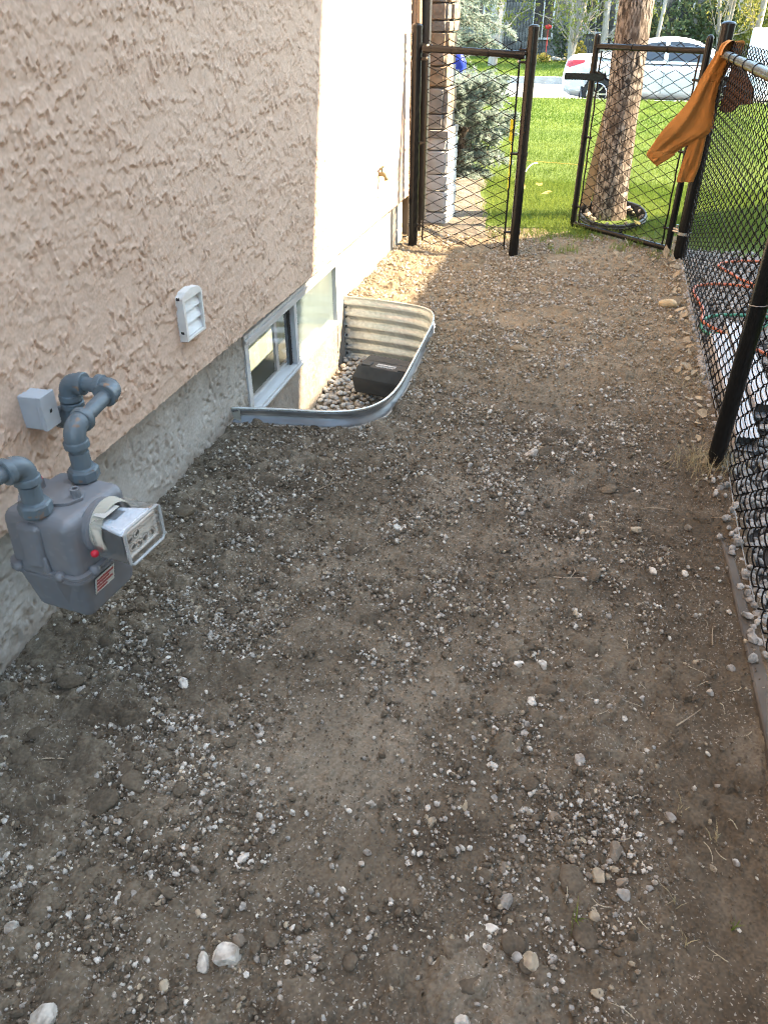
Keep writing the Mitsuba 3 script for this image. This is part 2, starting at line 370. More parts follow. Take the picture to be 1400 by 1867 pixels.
def scatter(bases, pos, size, full=True):
    n = len(pos); R = rotmats(n, full); which = rng.integers(0, len(bases), n); V, F, off = [], [], 0
    for b, (v, f) in enumerate(bases):
        s = np.where(which == b)[0]
        if not len(s): continue
        w = np.einsum('nij,kj->nki', R[s], v) * np.broadcast_to(size, (n,))[s][:, None, None] + pos[s][:, None]
        V.append(w.reshape(-1, 3)); F.append((f[None] + (np.arange(len(s)) * len(v))[:, None, None] + off).reshape(-1, 3)); off += len(s) * len(v)
    return np.vstack(V), np.vstack(F)


# ------------------------------------------------------------------ frames: the wall's (n out, s along, z) and the photograph's ground points
WA = np.array([-1.275, 1.134]); WB = np.array([-1.349, 5.122]); WD = (WB - WA) / np.linalg.norm(WB - WA); WN = np.array([WD[1], -WD[0]])


def Wf(v):
    v = np.asarray(v, float)
    xy = WA + v[..., 0:1] * WN + (v[..., 1:2] - WA[1]) * WD
    return np.concatenate([xy, v[..., 2:3]], -1)


def zst(s): return 0.357 - 0.0128 * (np.asarray(s) - 1.3)   # lower edge of the stucco


rim = np.array([(0.0, 2.475, 0.065), (0.10, 2.50, 0.063), (0.273, 2.532, 0.06), (0.40, 2.552, 0.06), (0.475, 2.585, 0.058), (0.535, 2.65, 0.055), (0.575, 2.76, 0.053), (0.588, 2.90, 0.05), (0.587, 3.10, 0.047), (0.583, 3.30, 0.045),
                (0.577, 3.55, 0.042), (0.570, 3.72, 0.04), (0.553, 3.82, 0.04), (0.515, 3.895, 0.04), (0.455, 3.935, 0.04), (0.36, 3.96, 0.04), (0.25, 3.98, 0.04), (0.12, 4.01, 0.035), (0.0, 4.03, 0.03)])
from scipy.interpolate import CubicSpline
_t = np.r_[0, np.cumsum(np.linalg.norm(np.diff(rim[:, :2], axis=0), axis=1))]
_cs = CubicSpline(_t, rim)
RIM = _cs(np.linspace(0, _t[-1], 150)); RIMT = np.linspace(0, _t[-1], 150)
_tg = np.gradient(RIM[:, :2], axis=0); _tg /= np.linalg.norm(_tg, axis=1, keepdims=True)
RIMN = np.stack([_tg[:, 1], -_tg[:, 0]], 1)            # outward (n, s)
if (RIMN[75] @ [1, 0]) < 0: RIMN = -RIMN
from shapely.geometry import Polygon
from shapely import contains_xy
_poly = Wf(np.c_[RIM[:, :2] + RIMN * 0.014, RIM[:, 2]])[:, :2]
_poly = np.vstack([_poly, Wf(np.array([[-0.1, 4.05, 0], [-0.1, 2.46, 0]]))[:, :2]])
WELL = Polygon(_poly)


def gz(x, y):
    x, y = np.asarray(x, float), np.asarray(y, float)
    p = np.stack([x, y, 0 * x], -1)
    z = 0.035 * (meshkit.fbm(p * 1.7 + 3, 3, 5) - 0.5) + 0.020 * (meshkit.fbm(p * 7, 3, 9) - 0.5)
    z += 0.020 * np.exp(-((x + 1.30) / 0.16) ** 2) * (0.4 + meshkit.fbm(p * 5 + 9, 2, 4))            # loose heap along the wall
    z += 0.018 * np.exp(-((x - 0.60) / 0.10) ** 2)
    return z - 0.008


# ------------------------------------------------------------------ the setting: dirt, lawn, beds, street
def dirt_mesh():
    xs = np.linspace(-1.40, 0.60, 430)
    ys = [0.15]
    while ys[-1] < 6.1: ys.append(ys[-1] + 0.0050 + 0.0020 * max(ys[-1] - 0.8, 0))
    ys = np.array(ys)
    X, Y = np.meshgrid(xs, ys, indexing='ij')
    p = np.stack([X, Y, 0 * X], -1)
    rough = 0.45 + 0.75 * meshkit.fbm(p * 2.3 + 1, 2, 21) + 0.5 * np.exp(-((X + 1.0) / 0.35) ** 2)
    Z = gz(X, Y)
    from scipy.spatial import cKDTree
    P2 = np.c_[X.ravel(), Y.ravel()]
    lum = 0
    for n_, r0, r1, hh, pw in ((26000, 0.005, 0.011, 0.75, 1.8), (3600, 0.011, 0.024, 0.55, 1.5), (500, 0.025, 0.055, 0.32, 1.3)):
        bx, by = rng.uniform(-1.4, 0.6, n_), 0.15 + 5.9 * rng.random(n_) ** pw; br_ = r0 * (r1 / r0) ** rng.random(n_)
        wgt = np.clip(0.35 + 0.9 * meshkit.fbm(np.c_[bx, by, 0 * bx] * 2.3 + 1, 2, 21) - 0.35 + 0.7 * np.exp(-((bx + 1.0) / 0.35) ** 2) + 0.3 * np.exp(-((bx - 0.15) / 0.2) ** 2), 0.12, 1); br_ = br_ * (0.6 + 0.4 * wgt); keep_ = rng.random(n_) < wgt; bx, by, br_ = bx[keep_], by[keep_], br_[keep_]
        dd, ii = cKDTree(np.c_[bx, by]).query(P2, k=3)
        w_ = 1 + 0.5 * (meshkit.noise(p.reshape(-1, 3) * 160, 77) - 0.5)
        q_ = 1 - (dd * w_[:, None] / br_[ii]) ** 2
        lum = lum + (np.sqrt(np.maximum(q_, 0)) * br_[ii] * hh).max(1)
    Z = Z + np.minimum(lum, 0.03).reshape(X.shape) - 0.004
    cl = meshkit.fbm(p * 26, 3, 31) - 0.5
    Z += rough * (0.013 * np.maximum(cl, -0.08) + 0.006 * (meshkit.fbm(p * 75, 2, 41) - 0.5))
    keep = ~contains_xy(WELL, X, Y)
    f = gridf(len(xs), len(ys)); k = keep.ravel()
    f = f[k[f].all(1)]
    v = np.stack([X, Y, Z], -1).reshape(-1, 3)
    return v, f


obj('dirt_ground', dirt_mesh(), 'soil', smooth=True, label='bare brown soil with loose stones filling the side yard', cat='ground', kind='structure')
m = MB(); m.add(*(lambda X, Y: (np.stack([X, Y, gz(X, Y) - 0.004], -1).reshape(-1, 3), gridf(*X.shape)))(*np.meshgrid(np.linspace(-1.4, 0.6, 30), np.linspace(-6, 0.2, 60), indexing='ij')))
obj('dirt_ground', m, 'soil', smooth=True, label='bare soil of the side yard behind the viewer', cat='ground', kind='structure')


def lz(x, y):
    y = np.asarray(y, float)
    return np.where(y < 6.5, 0.0, np.where(y < 19.3, -0.22 * (y - 6.5) / 12.8, -0.22)) + 0.02 * (meshkit.fbm(np.stack([np.asarray(x) * 1.0, y, 0 * y], -1) * 1.3, 2, 3) - 0.5)


X, Y = np.meshgrid(np.linspace(-30, 40, 160), np.r_[np.linspace(5.62, 9, 60), np.linspace(9.2, 19.3, 60)], indexing='ij')
edge = 0.10 * (meshkit.fbm(np.stack([X * 3, 0 * X, 0 * X], -1), 2, 8) - 0.5)
Zl = lz(X, Y) - 0.045 * np.clip((6.15 + edge - Y) / 0.45, 0, 1) * (X < 0.7)
obj('lawn', (np.stack([X, Y, Zl], -1).reshape(-1, 3), gridf(*X.shape)), 'lawn_base', smooth=True, label='green front lawn beyond the chain link gate', cat='lawn', kind='structure')
X, Y = np.meshgrid(np.linspace(-4.2, -0.62, 90), np.linspace(5.55, 8.0, 90), indexing='ij')
w_ = -0.84 - 0.36 * np.clip((Y - 6.0) / 2, 0, 1) + 0.12 * (meshkit.fbm(np.stack([Y * 3, 0 * Y, 0 * Y], -1), 2, 4) - 0.5)
Zb = 0.010 - 0.05 * np.clip((5.8 - Y) / 0.25, 0, 1) + 0.03 * (meshkit.fbm(np.stack([X, Y, 0 * X], -1) * 8, 3, 6) - 0.5) - 0.07 * np.clip((X - w_) / 0.12, 0, 1)
obj('planting_bed', (np.stack([X, Y, Zb], -1).reshape(-1, 3), gridf(*X.shape)), 'bed_soil', smooth=True, label='sunlit soil bed at the foot of the stone pillar', cat='bed', kind='structure')
m = MB(); m.box((5, 23.15, -0.975), (60, 3.85, 0.5)); obj('street', m, 'street', label='sunlit pale street beyond the lawn', cat='street', kind='structure')
m = MB(); m.box((5, 19.38, -0.62), (60, 0.075, 0.40)); obj('kerb', m, 'kerb', label='concrete kerb between the front lawn and the street', cat='kerb', kind='structure')
m = MB(); m.box((5, 27.08, -0.68), (60, 0.075, 0.39)); obj('kerb', m, 'kerb', label='concrete kerb on the far side of the street', cat='kerb', kind='structure')
X, Y = np.meshgrid(np.linspace(-60, 70, 40), np.r_[np.linspace(27.15, 34, 20), np.linspace(36, 150, 20)], indexing='ij')
Zf = -0.30 + 0.2 * np.clip((Y - 27.2) / 6.8, 0, 1)
obj('lawn', (np.stack([X, Y, Zf], -1).reshape(-1, 3), gridf(*X.shape)), 'lawn_base', smooth=True, label='lawn across the street in front of the grey house', cat='lawn', kind='structure')
m = MB()
for x0, x1, y0, y1 in ((-200, 200, -160, -5.9), (-200, -30.0, -5.9, 150), (40.0, 200, -5.9, 150), (1.7, 40, -5.9, 5.4), (-30.0, 40.0, 150, 220)):
    m.add([[x0, y0, -0.03], [x1, y0, -0.03], [x1, y1, -0.03], [x0, y1, -0.03]], [[0, 1, 2, 3]])
obj('ground', m, 'lawn_base', label='grassy ground of the neighbourhood around the houses', cat='ground', kind='structure')

# grass blades
def blades(x, y, z, h, w, lean=0.5):
    n = len(x); a = rng.uniform(0, 2 * np.pi, n); d = np.stack([np.cos(a), np.sin(a), 0 * a], 1); b = rng.uniform(0, 2 * np.pi, n)
    bend = np.stack([np.cos(b), np.sin(b), 0 * b], 1) * (h * rng.uniform(0.1, lean, n))[:, None]
    p = np.stack([x, y, z], 1); up = np.zeros((n, 3)); up[:, 2] = h
    w = np.broadcast_to(w, (n,))[:, None]
    v = np.stack([p - d * w, p + d * w, p + 0.55 * up + 0.35 * bend - d * w * 0.8, p + 0.55 * up + 0.35 * bend + d * w * 0.8, p + up * rng.uniform(0.75, 1, n)[:, None] + bend], 1).reshape(-1, 3)
    f = (np.array([[0, 1, 3], [0, 3, 2], [2, 3, 4]])[None] + (np.arange(n) * 5)[:, None, None]).reshape(-1, 3)
    return v, f


def lawn_points(n, x0, x1, y0, y1):
    return rng.uniform(x0, x1, n), rng.uniform(y0, y1, n)


m = MB()
x, y = lawn_points(60000, -1.3, 2.6, 5.66, 8.2)
dens = np.clip((y - 5.72 - 0.25 * (meshkit.fbm(np.stack([x * 4, y * 4, 0 * x], -1), 2, 12) - 0.5) * 2) / 0.55, 0.04, 1) * np.where(x > 0.7, 1, 1)
bed = -0.86 - 0.36 * np.clip((y - 6.0) / 2, 0, 1) + 0.10 * (meshkit.fbm(np.stack([y * 6, 0 * y, 0 * y], -1), 2, 4) - 0.5)
dens *= np.clip((x - bed) / 0.12, 0.03, 1); dens[(x - 0.08) ** 2 + (y - 6.5) ** 2 < 0.3 ** 2] *= 0.12
dens[(x > 0.48) & (x < 0.62) & (y < 5.8)] *= 0.4
k = rng.random(len(x)) < dens; x, y = x[k], y[k]
m.add(*blades(x, y, lz(x, y) - 0.01, rng.uniform(0.035, 0.085, len(x)), rng.uniform(0.0012, 0.0022, len(x)), 0.8))
x, y = lawn_points(52000, -3.2, 3.6, 8.2, 13); k = rng.random(len(x)) < np.clip((x + 1.05 + 0.3 * (y - 8)) / 0.15, 0, 1); x, y = x[k], y[k]
m.add(*blades(x, y, lz(x, y) - 0.01, rng.uniform(0.03, 0.07, len(x)), rng.uniform(0.0016, 0.003, len(x)), 0.9))
x, y = lawn_points(45000, -5, 5.5, 13, 19.25)
m.add(*blades(x, y, lz(x, y) - 0.01, rng.uniform(0.03, 0.07, len(x)), rng.uniform(0.004, 0.007, len(x)), 0.9))
obj('grass', m, 'grass', label='short green grass blades of the front lawn', cat='grass', kind='stuff')
x, y = lawn_points(18000, -7, 7, 27.2, 34.5)
obj('grass', blades(x, y, -0.30 + 0.2 * np.clip((y - 27.2) / 6.8, 0, 1), rng.uniform(0.05, 0.09, len(x)), rng.uniform(0.008, 0.012, len(x)), 0.8), 'grass', label='green grass of the lawn across the street', cat='grass', kind='stuff')

# ------------------------------------------------------------------ our house
house = thing('house', 'tan stucco house with grey parged foundation and basement window along the dirt', 'house')


def stucco_h(s, z):
    p = np.stack([s, z, 0 * s], -1)
    tilt = 0.22 * (meshkit.fbm(p * np.array([1.3, 1.0, 1]) + 5, 2, 3) - 0.5)
    teeth = meshkit.noise(p * np.array([170, 45, 1]), 13) - 0.5
    teeth2 = meshkit.noise(p * np.array([80, 30, 1]), 113) - 0.5
    h = 0
    for j, (k, amp, th0) in enumerate(((13, 0.0076, 0.38), (19, 0.0056, 0.45), (27, 0.0036, 0.47))):
        wob = 1.9 * meshkit.fbm(p * np.array([3.2, 4.5, 1]) + 9 * j, 3, 11 + j) + 1.5 * (meshkit.fbm(p * np.array([12, 15, 1]) + 5 * j, 3, 12 + j) - .5) + 0.50 * teeth + .60 * teeth2
        u = (z + tilt) * k + wob
        fr = u - np.floor(u); row = np.floor(u)
        q = np.stack([s * (6 + 2 * j) + row * 3.7, z * 3, row], -1)
        mask = np.clip((meshkit.fbm(q, 3, 14 + j) - th0 - 0.03) / 0.08, 0, 1)
        h = np.maximum(h, ((1 - fr) ** 6.0 * 0.7 + (1 - fr) ** 1.5 * .3) * amp * mask)
    bm = np.clip((meshkit.fbm(p * 5 + 40, 3, 32) - .40) / .15, 0, 1)
    b = meshkit.fbm(p * np.array([80, 60, 1]), 2, 31)
    h = np.maximum(h, np.clip((b - .58) / .06, 0, 1) * .0024 * bm)
    comb = meshkit.noise(np.stack([s * 9 + 3 * z, (z + 0.10 * s) * 210, 0 * s], -1), 61) * np.clip((meshkit.fbm(p * 3.5 + 70, 2, 62) - .45) / .1, 0, 1)
    h = h + 0.0012 * comb + 0.0012 * meshkit.noise(p * 110, 19) * (0.3 + 0.7 * bm) + 0.0006 * meshkit.noise(p * 220, 20)
    return h + 0.004 * meshkit.fbm(p * 3, 2, 23)


def wall_grid(s, zlo, zhi, nz, hf, base, cover=None):
    """grid over the wall; zlo, zhi functions of s."""
    t = np.linspace(0, 1, nz)
    S = np.broadcast_to(s[:, None], (len(s), nz)); Z = zlo(s)[:, None] * (1 - t) + zhi(s)[:, None] * t
    N = base + hf(S, Z)
    v = np.stack([N, S, Z], -1)
    return v


def add_grid(mb, v): mb.add(Wf(v).reshape(-1, 3), gridf(v.shape[0], v.shape[1]))


m = MB()
s1 = np.arange(0.96, 3.64, 0.0044)
v = wall_grid(s1, zst, lambda s: 0 * s + 1.50, 270, stucco_h, 0.040); add_grid(m, v)
lip = np.stack([v[:, 0], v[:, 0] * [1, 1, 1] * 0 + np.stack([0 * s1 - 0.005, s1, v[:, 0, 2] + 0.004], -1)], 1); add_grid(m, lip[:, ::-1])
s2 = np.r_[np.arange(3.64, 5.50, 0.011), 5.50]; s2[0] = s1[-1]
v = wall_grid(s2, zst, lambda s: 0 * s + 1.50, 110, stucco_h, 0.040); add_grid(m, v)
lip = np.stack([v[:, 0], np.stack([0 * s2 - 0.005, s2, v[:, 0, 2] + 0.004], -1)], 1); add_grid(m, lip[:, ::-1])
ret = np.stack([v[-1], np.stack([0 * v[-1, :, 0] - 0.12, v[-1, :, 1], v[-1, :, 2]], -1)], 0); add_grid(m, ret)
s3 = np.arange(-5.0, 5.52, 0.1); v = wall_grid(s3, lambda s: 0 * s + 1.495, lambda s: 0 * s + 5.6, 40, lambda a, b: 0 * a, 0.044); add_grid(m, v)
s4 = np.arange(-5.0, 0.97, 0.05); v = wall_grid(s4, zst, lambda s: 0 * s + 1.50, 24, lambda a, b: 0 * a, 0.043); add_grid(m, v)
obj('stucco_wall', m, 'stucco', house, smooth=True, label='tan stucco wall with rough trowelled texture')


def parge_h(s, z):
    p = np.stack([s, z, 0 * s], -1)
    u = z * 11 + s * 5 + 3.2 * meshkit.fbm(p * 5, 3, 51) + 0.9 * (meshkit.noise(p * 45, 52) - 0.5) + 0.5 * (meshkit.noise(p * 120, 152) - 0.5)
    fr = u - np.floor(u); mask = np.clip((meshkit.fbm(np.stack([s * 7 + np.floor(u) * 3.1, z * 5, np.floor(u)], -1), 2, 54) - 0.42) / 0.12, 0, 1)
    pit = np.clip((meshkit.noise(p * 60, 57) - 0.70) / 0.08, 0, 1) * np.clip((meshkit.fbm(p * 7, 2, 58) - 0.42) / 0.1, 0, 1)
    b = np.clip((meshkit.fbm(p * 62, 2, 59) - 0.60) / 0.06, 0, 1) * np.clip((meshkit.fbm(p * 6 + 3, 2, 60) - 0.45) / 0.1, 0, 1)
    return np.maximum((1 - fr) ** 5 * 0.0060 * mask, 0.0025 * b) - 0.005 * pit + 0.0012 * meshkit.noise(p * 90, 55) + 0.0006 * meshkit.noise(p * 200, 56)


m = MB()
for a, b, zl, zh, ds, nz in ((0.85, 2.637, -0.10, None, 0.0052, 90), (3.902, 5.50, -0.42, None, 0.012, 60), (2.44, 4.06, -0.50, -0.078, 0.008, 55)):
    s = np.r_[np.arange(a, b, ds), b]
    add_grid(m, wall_grid(s, lambda q: 0 * q + zl, (lambda q: zst(q) + 0.004) if zh is None else (lambda q: 0 * q + zh), nz, parge_h, 0.0 if zh is None else -0.0035))
s = np.arange(-5, 0.9, 0.1); add_grid(m, wall_grid(s, lambda q: 0 * q - 0.16, zst, 6, lambda a, b: 0 * a, 0.0))
s = np.array([2.60, 3.94]); add_grid(m, wall_grid(s, lambda q: 0 * q + 0.285, lambda q: 0 * q + 0.34, 2, lambda a, b: 0 * a, -0.004))
v = np.stack([np.stack([[0.001, 5.50, -0.3], [0.001, 5.50, 0.31]]), np.stack([[-0.2, 5.50, -0.3], [-0.2, 5.50, 0.31]])], 0); add_grid(m, v)
obj('foundation', m, 'parge', house, smooth=True, label='grey parged concrete foundation strip below the stucco')
# body behind the stucco, roof, front wall
m = MB()
def wbox(mb, n0, n1, s0, s1, z0, z1):
    b = trimesh.creation.box((n1 - n0, s1 - s0, z1 - z0)); return mb.add(Wf(b.vertices + np.array([(n0 + n1) / 2, (s0 + s1) / 2, (z0 + z1) / 2])), b.faces)
wbox(m, -9.0, -8.8, -5, 7.2, -0.3, 5.6); wbox(m, -9, 0.02, -5.2, -5.0, -0.3, 5.6)
wbox(m, -9.0, -0.30, 7.0, 7.2, -0.3, 5.6); wbox(m, -0.42, -0.22, 5.2, 7.0, 0.0, 5.6); wbox(m, -8.8, 0.0, -5.0, 5.45, 5.45, 5.6)
obj('body', m, 'stucco', house)
m = MB(); e = 0.45
P = Wf(np.array([[0.0 + e, -5.2 - e, 5.55], [0.0 + e, 7.2 + e, 5.55], [-9 - e, 7.2 + e, 5.55], [-9 - e, -5.2 - e, 5.55], [-4.5, -1.0, 7.4], [-4.5, 3.0, 7.4], [0.0 + e, -5.2 - e, 5.38], [0.0 + e, 7.2 + e, 5.38], [-9 - e, 7.2 + e, 5.38], [-9 - e, -5.2 - e, 5.38]]))
m.add(P, [[0, 1, 5, 4], [2, 3, 4, 5], [1, 2, 5, 5], [3, 0, 4, 4], [6, 7, 8, 9], [0, 6, 7, 1], [1, 7, 8, 2], [2, 8, 9, 3], [3, 9, 6, 0]])
obj('roof', m, 'roof_shingle', house)
# corner trim, downspout
m = MB()
for i in range(5): wbox(m, 0.030 + 0.0125 * i, 0.041 + 0.0125 * i, 5.53 + 0.006 * (i % 2), 5.58, 0.02, 5.4)
wbox(m, -0.20, 0.092, 5.58, 5.60, 0.02, 5.4)
obj('corner_trim', m, 'brown_trim', house, label='brown vertical corner trim of narrow strips')
m = MB(); wbox(m, 0.097, 0.130, 5.66, 5.72, 0.10, 5.4); wbox(m, -0.1, 0.097, 5.69, 5.70, 0.02, 5.4)
obj('downspout', m, 'dark_trim', house, label='dark vertical downspout beside the stone pillar')
# stone clad pillar: base and stones
pil = MB(); pil.box((-1.252, 6.20, 2.9), (0.047, 0.165, 2.65)); pil.box((-1.55, 6.25, 2.7), (0.25, 0.10, 2.75)); pk = obj('pillar', pil, 'mortar', house, label='stone clad pillar at the front corner of the house')
rng_s = np.random.default_rng(21)
def clad(c, h, mt, parent):
    v, f = trimesh.creation.icosphere(1, 1.0).vertices, trimesh.creation.icosphere(1, 1.0).faces
    q = np.sign(v) * np.abs(v) ** 0.2; q = q / np.abs(q).max(0)
    q = q * (1 + 0.22 * (meshkit.noise(v * 2.6 + rng_s.uniform(0, 50), 2) - 0.5)[:, None])
    obj('stone', (q * np.asarray(h) + np.asarray(c), f), mt, parent, smooth=50)
z = 0.66
while z < 2.2:
    hh = rng_s.choice([0.034, 0.05, 0.066, 0.085]); q = rng_s.random()
    # camera-facing (-y) face
    x0, x1 = -1.305, -1.190
    if q < 0.8: cuts = [x0, x1]
    else: cuts = [x0, x0 + (x1 - x0) * rng_s.uniform(0.3, 0.5), x1]
    for a, b in zip(cuts[:-1], cuts[1:]):
        clad(((a + b) / 2, 6.025 + rng_s.uniform(-0.006, 0.006), z + hh), ((b - a) / 2 - 0.004, 0.022, hh - 0.004), f'clad{rng_s.integers(0, 4)}', pk)
    # sunlit (+x) face
    cuts = [6.01, 6.01 + rng_s.uniform(0.13, 0.2), 6.37] if q < 0.6 else [6.01, 6.37]
    for a, b in zip(cuts[:-1], cuts[1:]):
        clad((-1.195 + rng_s.uniform(-0.008, 0.014), (a + b) / 2, z + hh), (0.024, (b - a) / 2 - 0.004, hh - 0.004), f'clad{rng_s.integers(0, 4)}', pk)
    z += 2 * hh
m = MB(); m.box((-1.26, 6.19, 0.635), (0.12, 0.215, 0.022)); obj('ledge', m, 'clad3', pk, label='stone ledge between the pillar and its pale base')
z = -0.05
while z < 0.60:
    hh = rng_s.uniform(0.05, 0.085); hh = min(hh, (0.615 - z) / 2)
    if hh < 0.02: break
    wd = 0.02 * (0.6 - z)
    clad((-1.27 + wd / 2, 6.03, z + hh), (0.115 + wd, 0.035, hh - 0.003), 'base_white', pk)
    clad((-1.175 + wd, 6.20, z + hh), (0.035, 0.19, hh - 0.003), 'base_white', pk)
    z += 2 * hh

# window
win = obj('window', (lambda mb: (wbox(mb, -0.045, 0.010, 2.637, 2.672, -0.072, 0.300), wbox(mb, -0.045, 0.010, 3.868, 3.904, -0.072, 0.300), wbox(mb, -0.045, 0.012, 2.672, 3.868, 0.248, 0.300), wbox(mb, -0.045, 0.008, 2.672, 3.868, -0.072, -0.052), wbox(mb, -0.03, 0.004, 3.228, 3.262, -0.052, 0.248), wbox(mb, 0.012, 0.020, 2.63, 3.91, 0.272, 0.285), wbox(mb, 0.008, 0.016, 2.63, 3.91, -0.072, -0.064)) and mb)(MB()), 'frame', house, label='sliding basement window in a pale grey frame beside the window well')
def pane(name, s0, s1, z0, z1, n_, mt, parent, label=None):
    m = MB(); m.add(Wf(np.array([[n_, s0, z0], [n_, s1, z0], [n_, s1, z1], [n_, s0, z1]])), [[0, 1, 2, 3]]); return obj(name, m, mt, parent, label=label)
pane('pane', 2.676, 3.226, -0.05, 0.246, -0.024, 'glass', win, 'clear glass pane in shade showing the room behind')
pane('pane', 3.264, 3.866, -0.05, 0.246, -0.012, 'dusty_glass', win, 'sunlit milky glass pane')
m = MB(); wbox(m, -0.042, -0.02, 3.205, 3.226, -0.05, 0.246); obj('gasket', m, 'gasket', win)  # black strip put in for the shaded gap between the sashes
m = MB(); wbox(m, -0.058, -0.046, 3.085, 3.12, -0.05, 0.25); wbox(m, -0.058, -0.046, 2.67, 3.7, -0.06, -0.035); obj('sash', m, 'frame', win)
# the basement room behind the glass
m = MB(); r0 = np.array([[-1.3, 1.9, -1.1], [-1.3, 4.7, -1.1], [-0.06, 4.7, -1.1], [-0.06, 1.9, -1.1], [-1.3, 1.9, 0.7], [-1.3, 4.7, 0.7], [-0.06, 4.7, 0.7], [-0.06, 1.9, 0.7]])
m.add(Wf(r0), [[0, 1, 2, 3], [4, 5, 6, 7], [0, 1, 5, 4], [1, 2, 6, 5], [3, 0, 4, 7]])
obj('basement_room', m, 'room', house)
m = MB(); wbox(m, -0.20, -0.06, 2.60, 3.95, -0.12, -0.075); obj('inner_sill', m, 'room_sill', house)
m = MB(); cs = np.linspace(2.3, 4.6, 60); q = np.stack([np.c_[-0.34 + 0.006 * np.sin(cs * 40), cs, 0 * cs - 0.9], np.c_[-0.34 + 0.006 * np.sin(cs * 40), cs, 0 * cs + 0.5]], 1); add_grid(m, q); obj('curtain', m, 'curtain', house, smooth=True, label='added pale sheet that brightens the view through the basement window')  # pale sheet added behind the glass to brighten the pane

# dryer vent
vent = thing('vent_hood', 'white plastic louvred vent cover on the stucco wall', 'vent')
m = MB()
out_ = [(2.090, 0.486), (2.222, 0.486), (2.230, 0.622), (2.212, 0.636), (2.165, 0.645), (2.115, 0.641), (2.090, 0.628)]
from shapely.geometry import Polygon as SPoly
fr = trimesh.creation.extrude_polygon(SPoly(out_, [[(2.102, 0.494), (2.216, 0.494), (2.221, 0.615), (2.102, 0.615)]]), 0.026, engine='earcut')
v = fr.vertices.copy(); v[:, :2] = np.where(v[:, 2:3] > 0.02, (v[:, :2] - [2.16, 0.55]) * 0.985 + [2.16, 0.55], v[:, :2]); m.add(Wf(np.stack([0.044 + v[:, 2], v[:, 0], v[:, 1]], 1)), fr.faces)
wbox(m, 0.036, 0.046, 2.087, 2.232, 0.484, 0.622)
obj('frame', m, 'vent_plastic', vent)
for i in range(3):
    z0 = 0.497 + 0.0395 * i; m = MB()
    b = trimesh.creation.box((0.003, 0.112, 0.0385)); v = b.vertices + [0, 2.1605, z0 + 0.0195]; v[:, 0] += 0.055 + (0.0195 - (v[:, 2] - z0)) * 0.32; m.add(Wf(v), b.faces); obj('slat', m, 'vent_slat', vent)
for zz in (0.625, 0.515):
    m = MB(); wbox(m, 0.050, 0.060, 2.0885, 2.0915, zz - 0.004, zz + 0.004); obj('screw_hole', m, 'dial_dark', vent)
for i in range(12):
    pass

# ------------------------------------------------------------------ window well with river pebbles and a tool case
well = thing('window_well', 'corrugated galvanized steel window well set in the dirt below the basement window', 'window well')
zt = np.linspace(0, 1, 120)
m = MB()
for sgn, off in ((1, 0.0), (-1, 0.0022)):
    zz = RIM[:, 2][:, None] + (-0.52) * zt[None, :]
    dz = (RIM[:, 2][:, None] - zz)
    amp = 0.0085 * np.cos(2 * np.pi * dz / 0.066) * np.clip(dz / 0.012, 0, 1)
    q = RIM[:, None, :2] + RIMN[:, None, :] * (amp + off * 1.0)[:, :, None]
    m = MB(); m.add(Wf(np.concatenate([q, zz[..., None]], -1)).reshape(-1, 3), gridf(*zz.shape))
    obj('corrugated_wall', m, 'galvanized' if sgn > 0 else 'galvanized_dark_reflection', well, smooth=True, label='bright inner face' if sgn > 0 else 'outer face with its dark ground reflection put into the colour')
m = MB(); m.tube(Wf(np.c_[RIM[:, :2] + RIMN * 0.004, RIM[:, 2] + 0.001]), 0.0052, 8); obj('rolled_rim', m, 'galvanized', well, smooth=True)
for a_, b_ in ((4.028, 0.03), (2.476, 0.06)):
    m = MB(); wbox(m, 0.0, 0.035, a_, a_ + 0.003, -0.5, b_); obj('flange', m, 'galvanized', well)
for zz in np.arange(-0.30, 0.03, 0.055):
    m = MB(); m.tm(trimesh.creation.icosphere(1, 0.007)); v = m.v[0] + [0.014, 4.022, zz]; m.v[0] = Wf(v); obj('bolt', m, 'dark_trim', well)
# soil on the well's inside bottom
def wz(n_, s): return -0.395 + 0.105 * (np.asarray(s) - 3.15)
S, N = np.meshgrid(np.linspace(2.45, 4.06, 40), np.linspace(-0.02, 0.60, 20), indexing='ij')
obj('well_floor', (Wf(np.stack([N, S, wz(N, S) - 0.025], -1)).reshape(-1, 3), gridf(*S.shape)), 'crumb', smooth=True, label='soil floor under the pebbles of the window well', cat='ground', kind='structure')
pebs = rocks(2, 8, 0.16, 0.55, 3, True)
pts = []
tries = 0
while len(pts) < 440 and tries < 60000:
    tries += 1
    n_, s = rng.uniform(0.01, 0.55), rng.uniform(2.9, 4.0); r = rng.uniform(0.012, 0.022)
    if not contains_xy(WELL, *Wf(np.array([n_, s, 0.0]))[:2]) or n_ > 0.55: continue
    if all((n_ - a) ** 2 + (s - b) ** 2 > (0.62 * (r + c)) ** 2 for a, b, c in pts): pts.append((n_, s, r))
far_first = sorted(pts, key=lambda q: -q[1])
fill = np.array([(rng.uniform(0.0, 0.56), rng.uniform(2.6, 4.02), 0.012) for _ in range(1100)]); fill = fill[contains_xy(WELL, *Wf(np.c_[fill[:, :2], 0 * fill[:, 0]])[:, :2].T)]
obj('pebble_layer', scatter(rocks(1, 4, 0.12, 0.55, 8, True), Wf(np.c_[fill[:, :2], wz(fill[:, 0], fill[:, 1]) - 0.022]), rng.uniform(0.010, 0.018, len(fill)), False), 'pebble_brown', smooth=True, label='lower layer of small river pebbles in the window well', cat='pebble', kind='stuff')
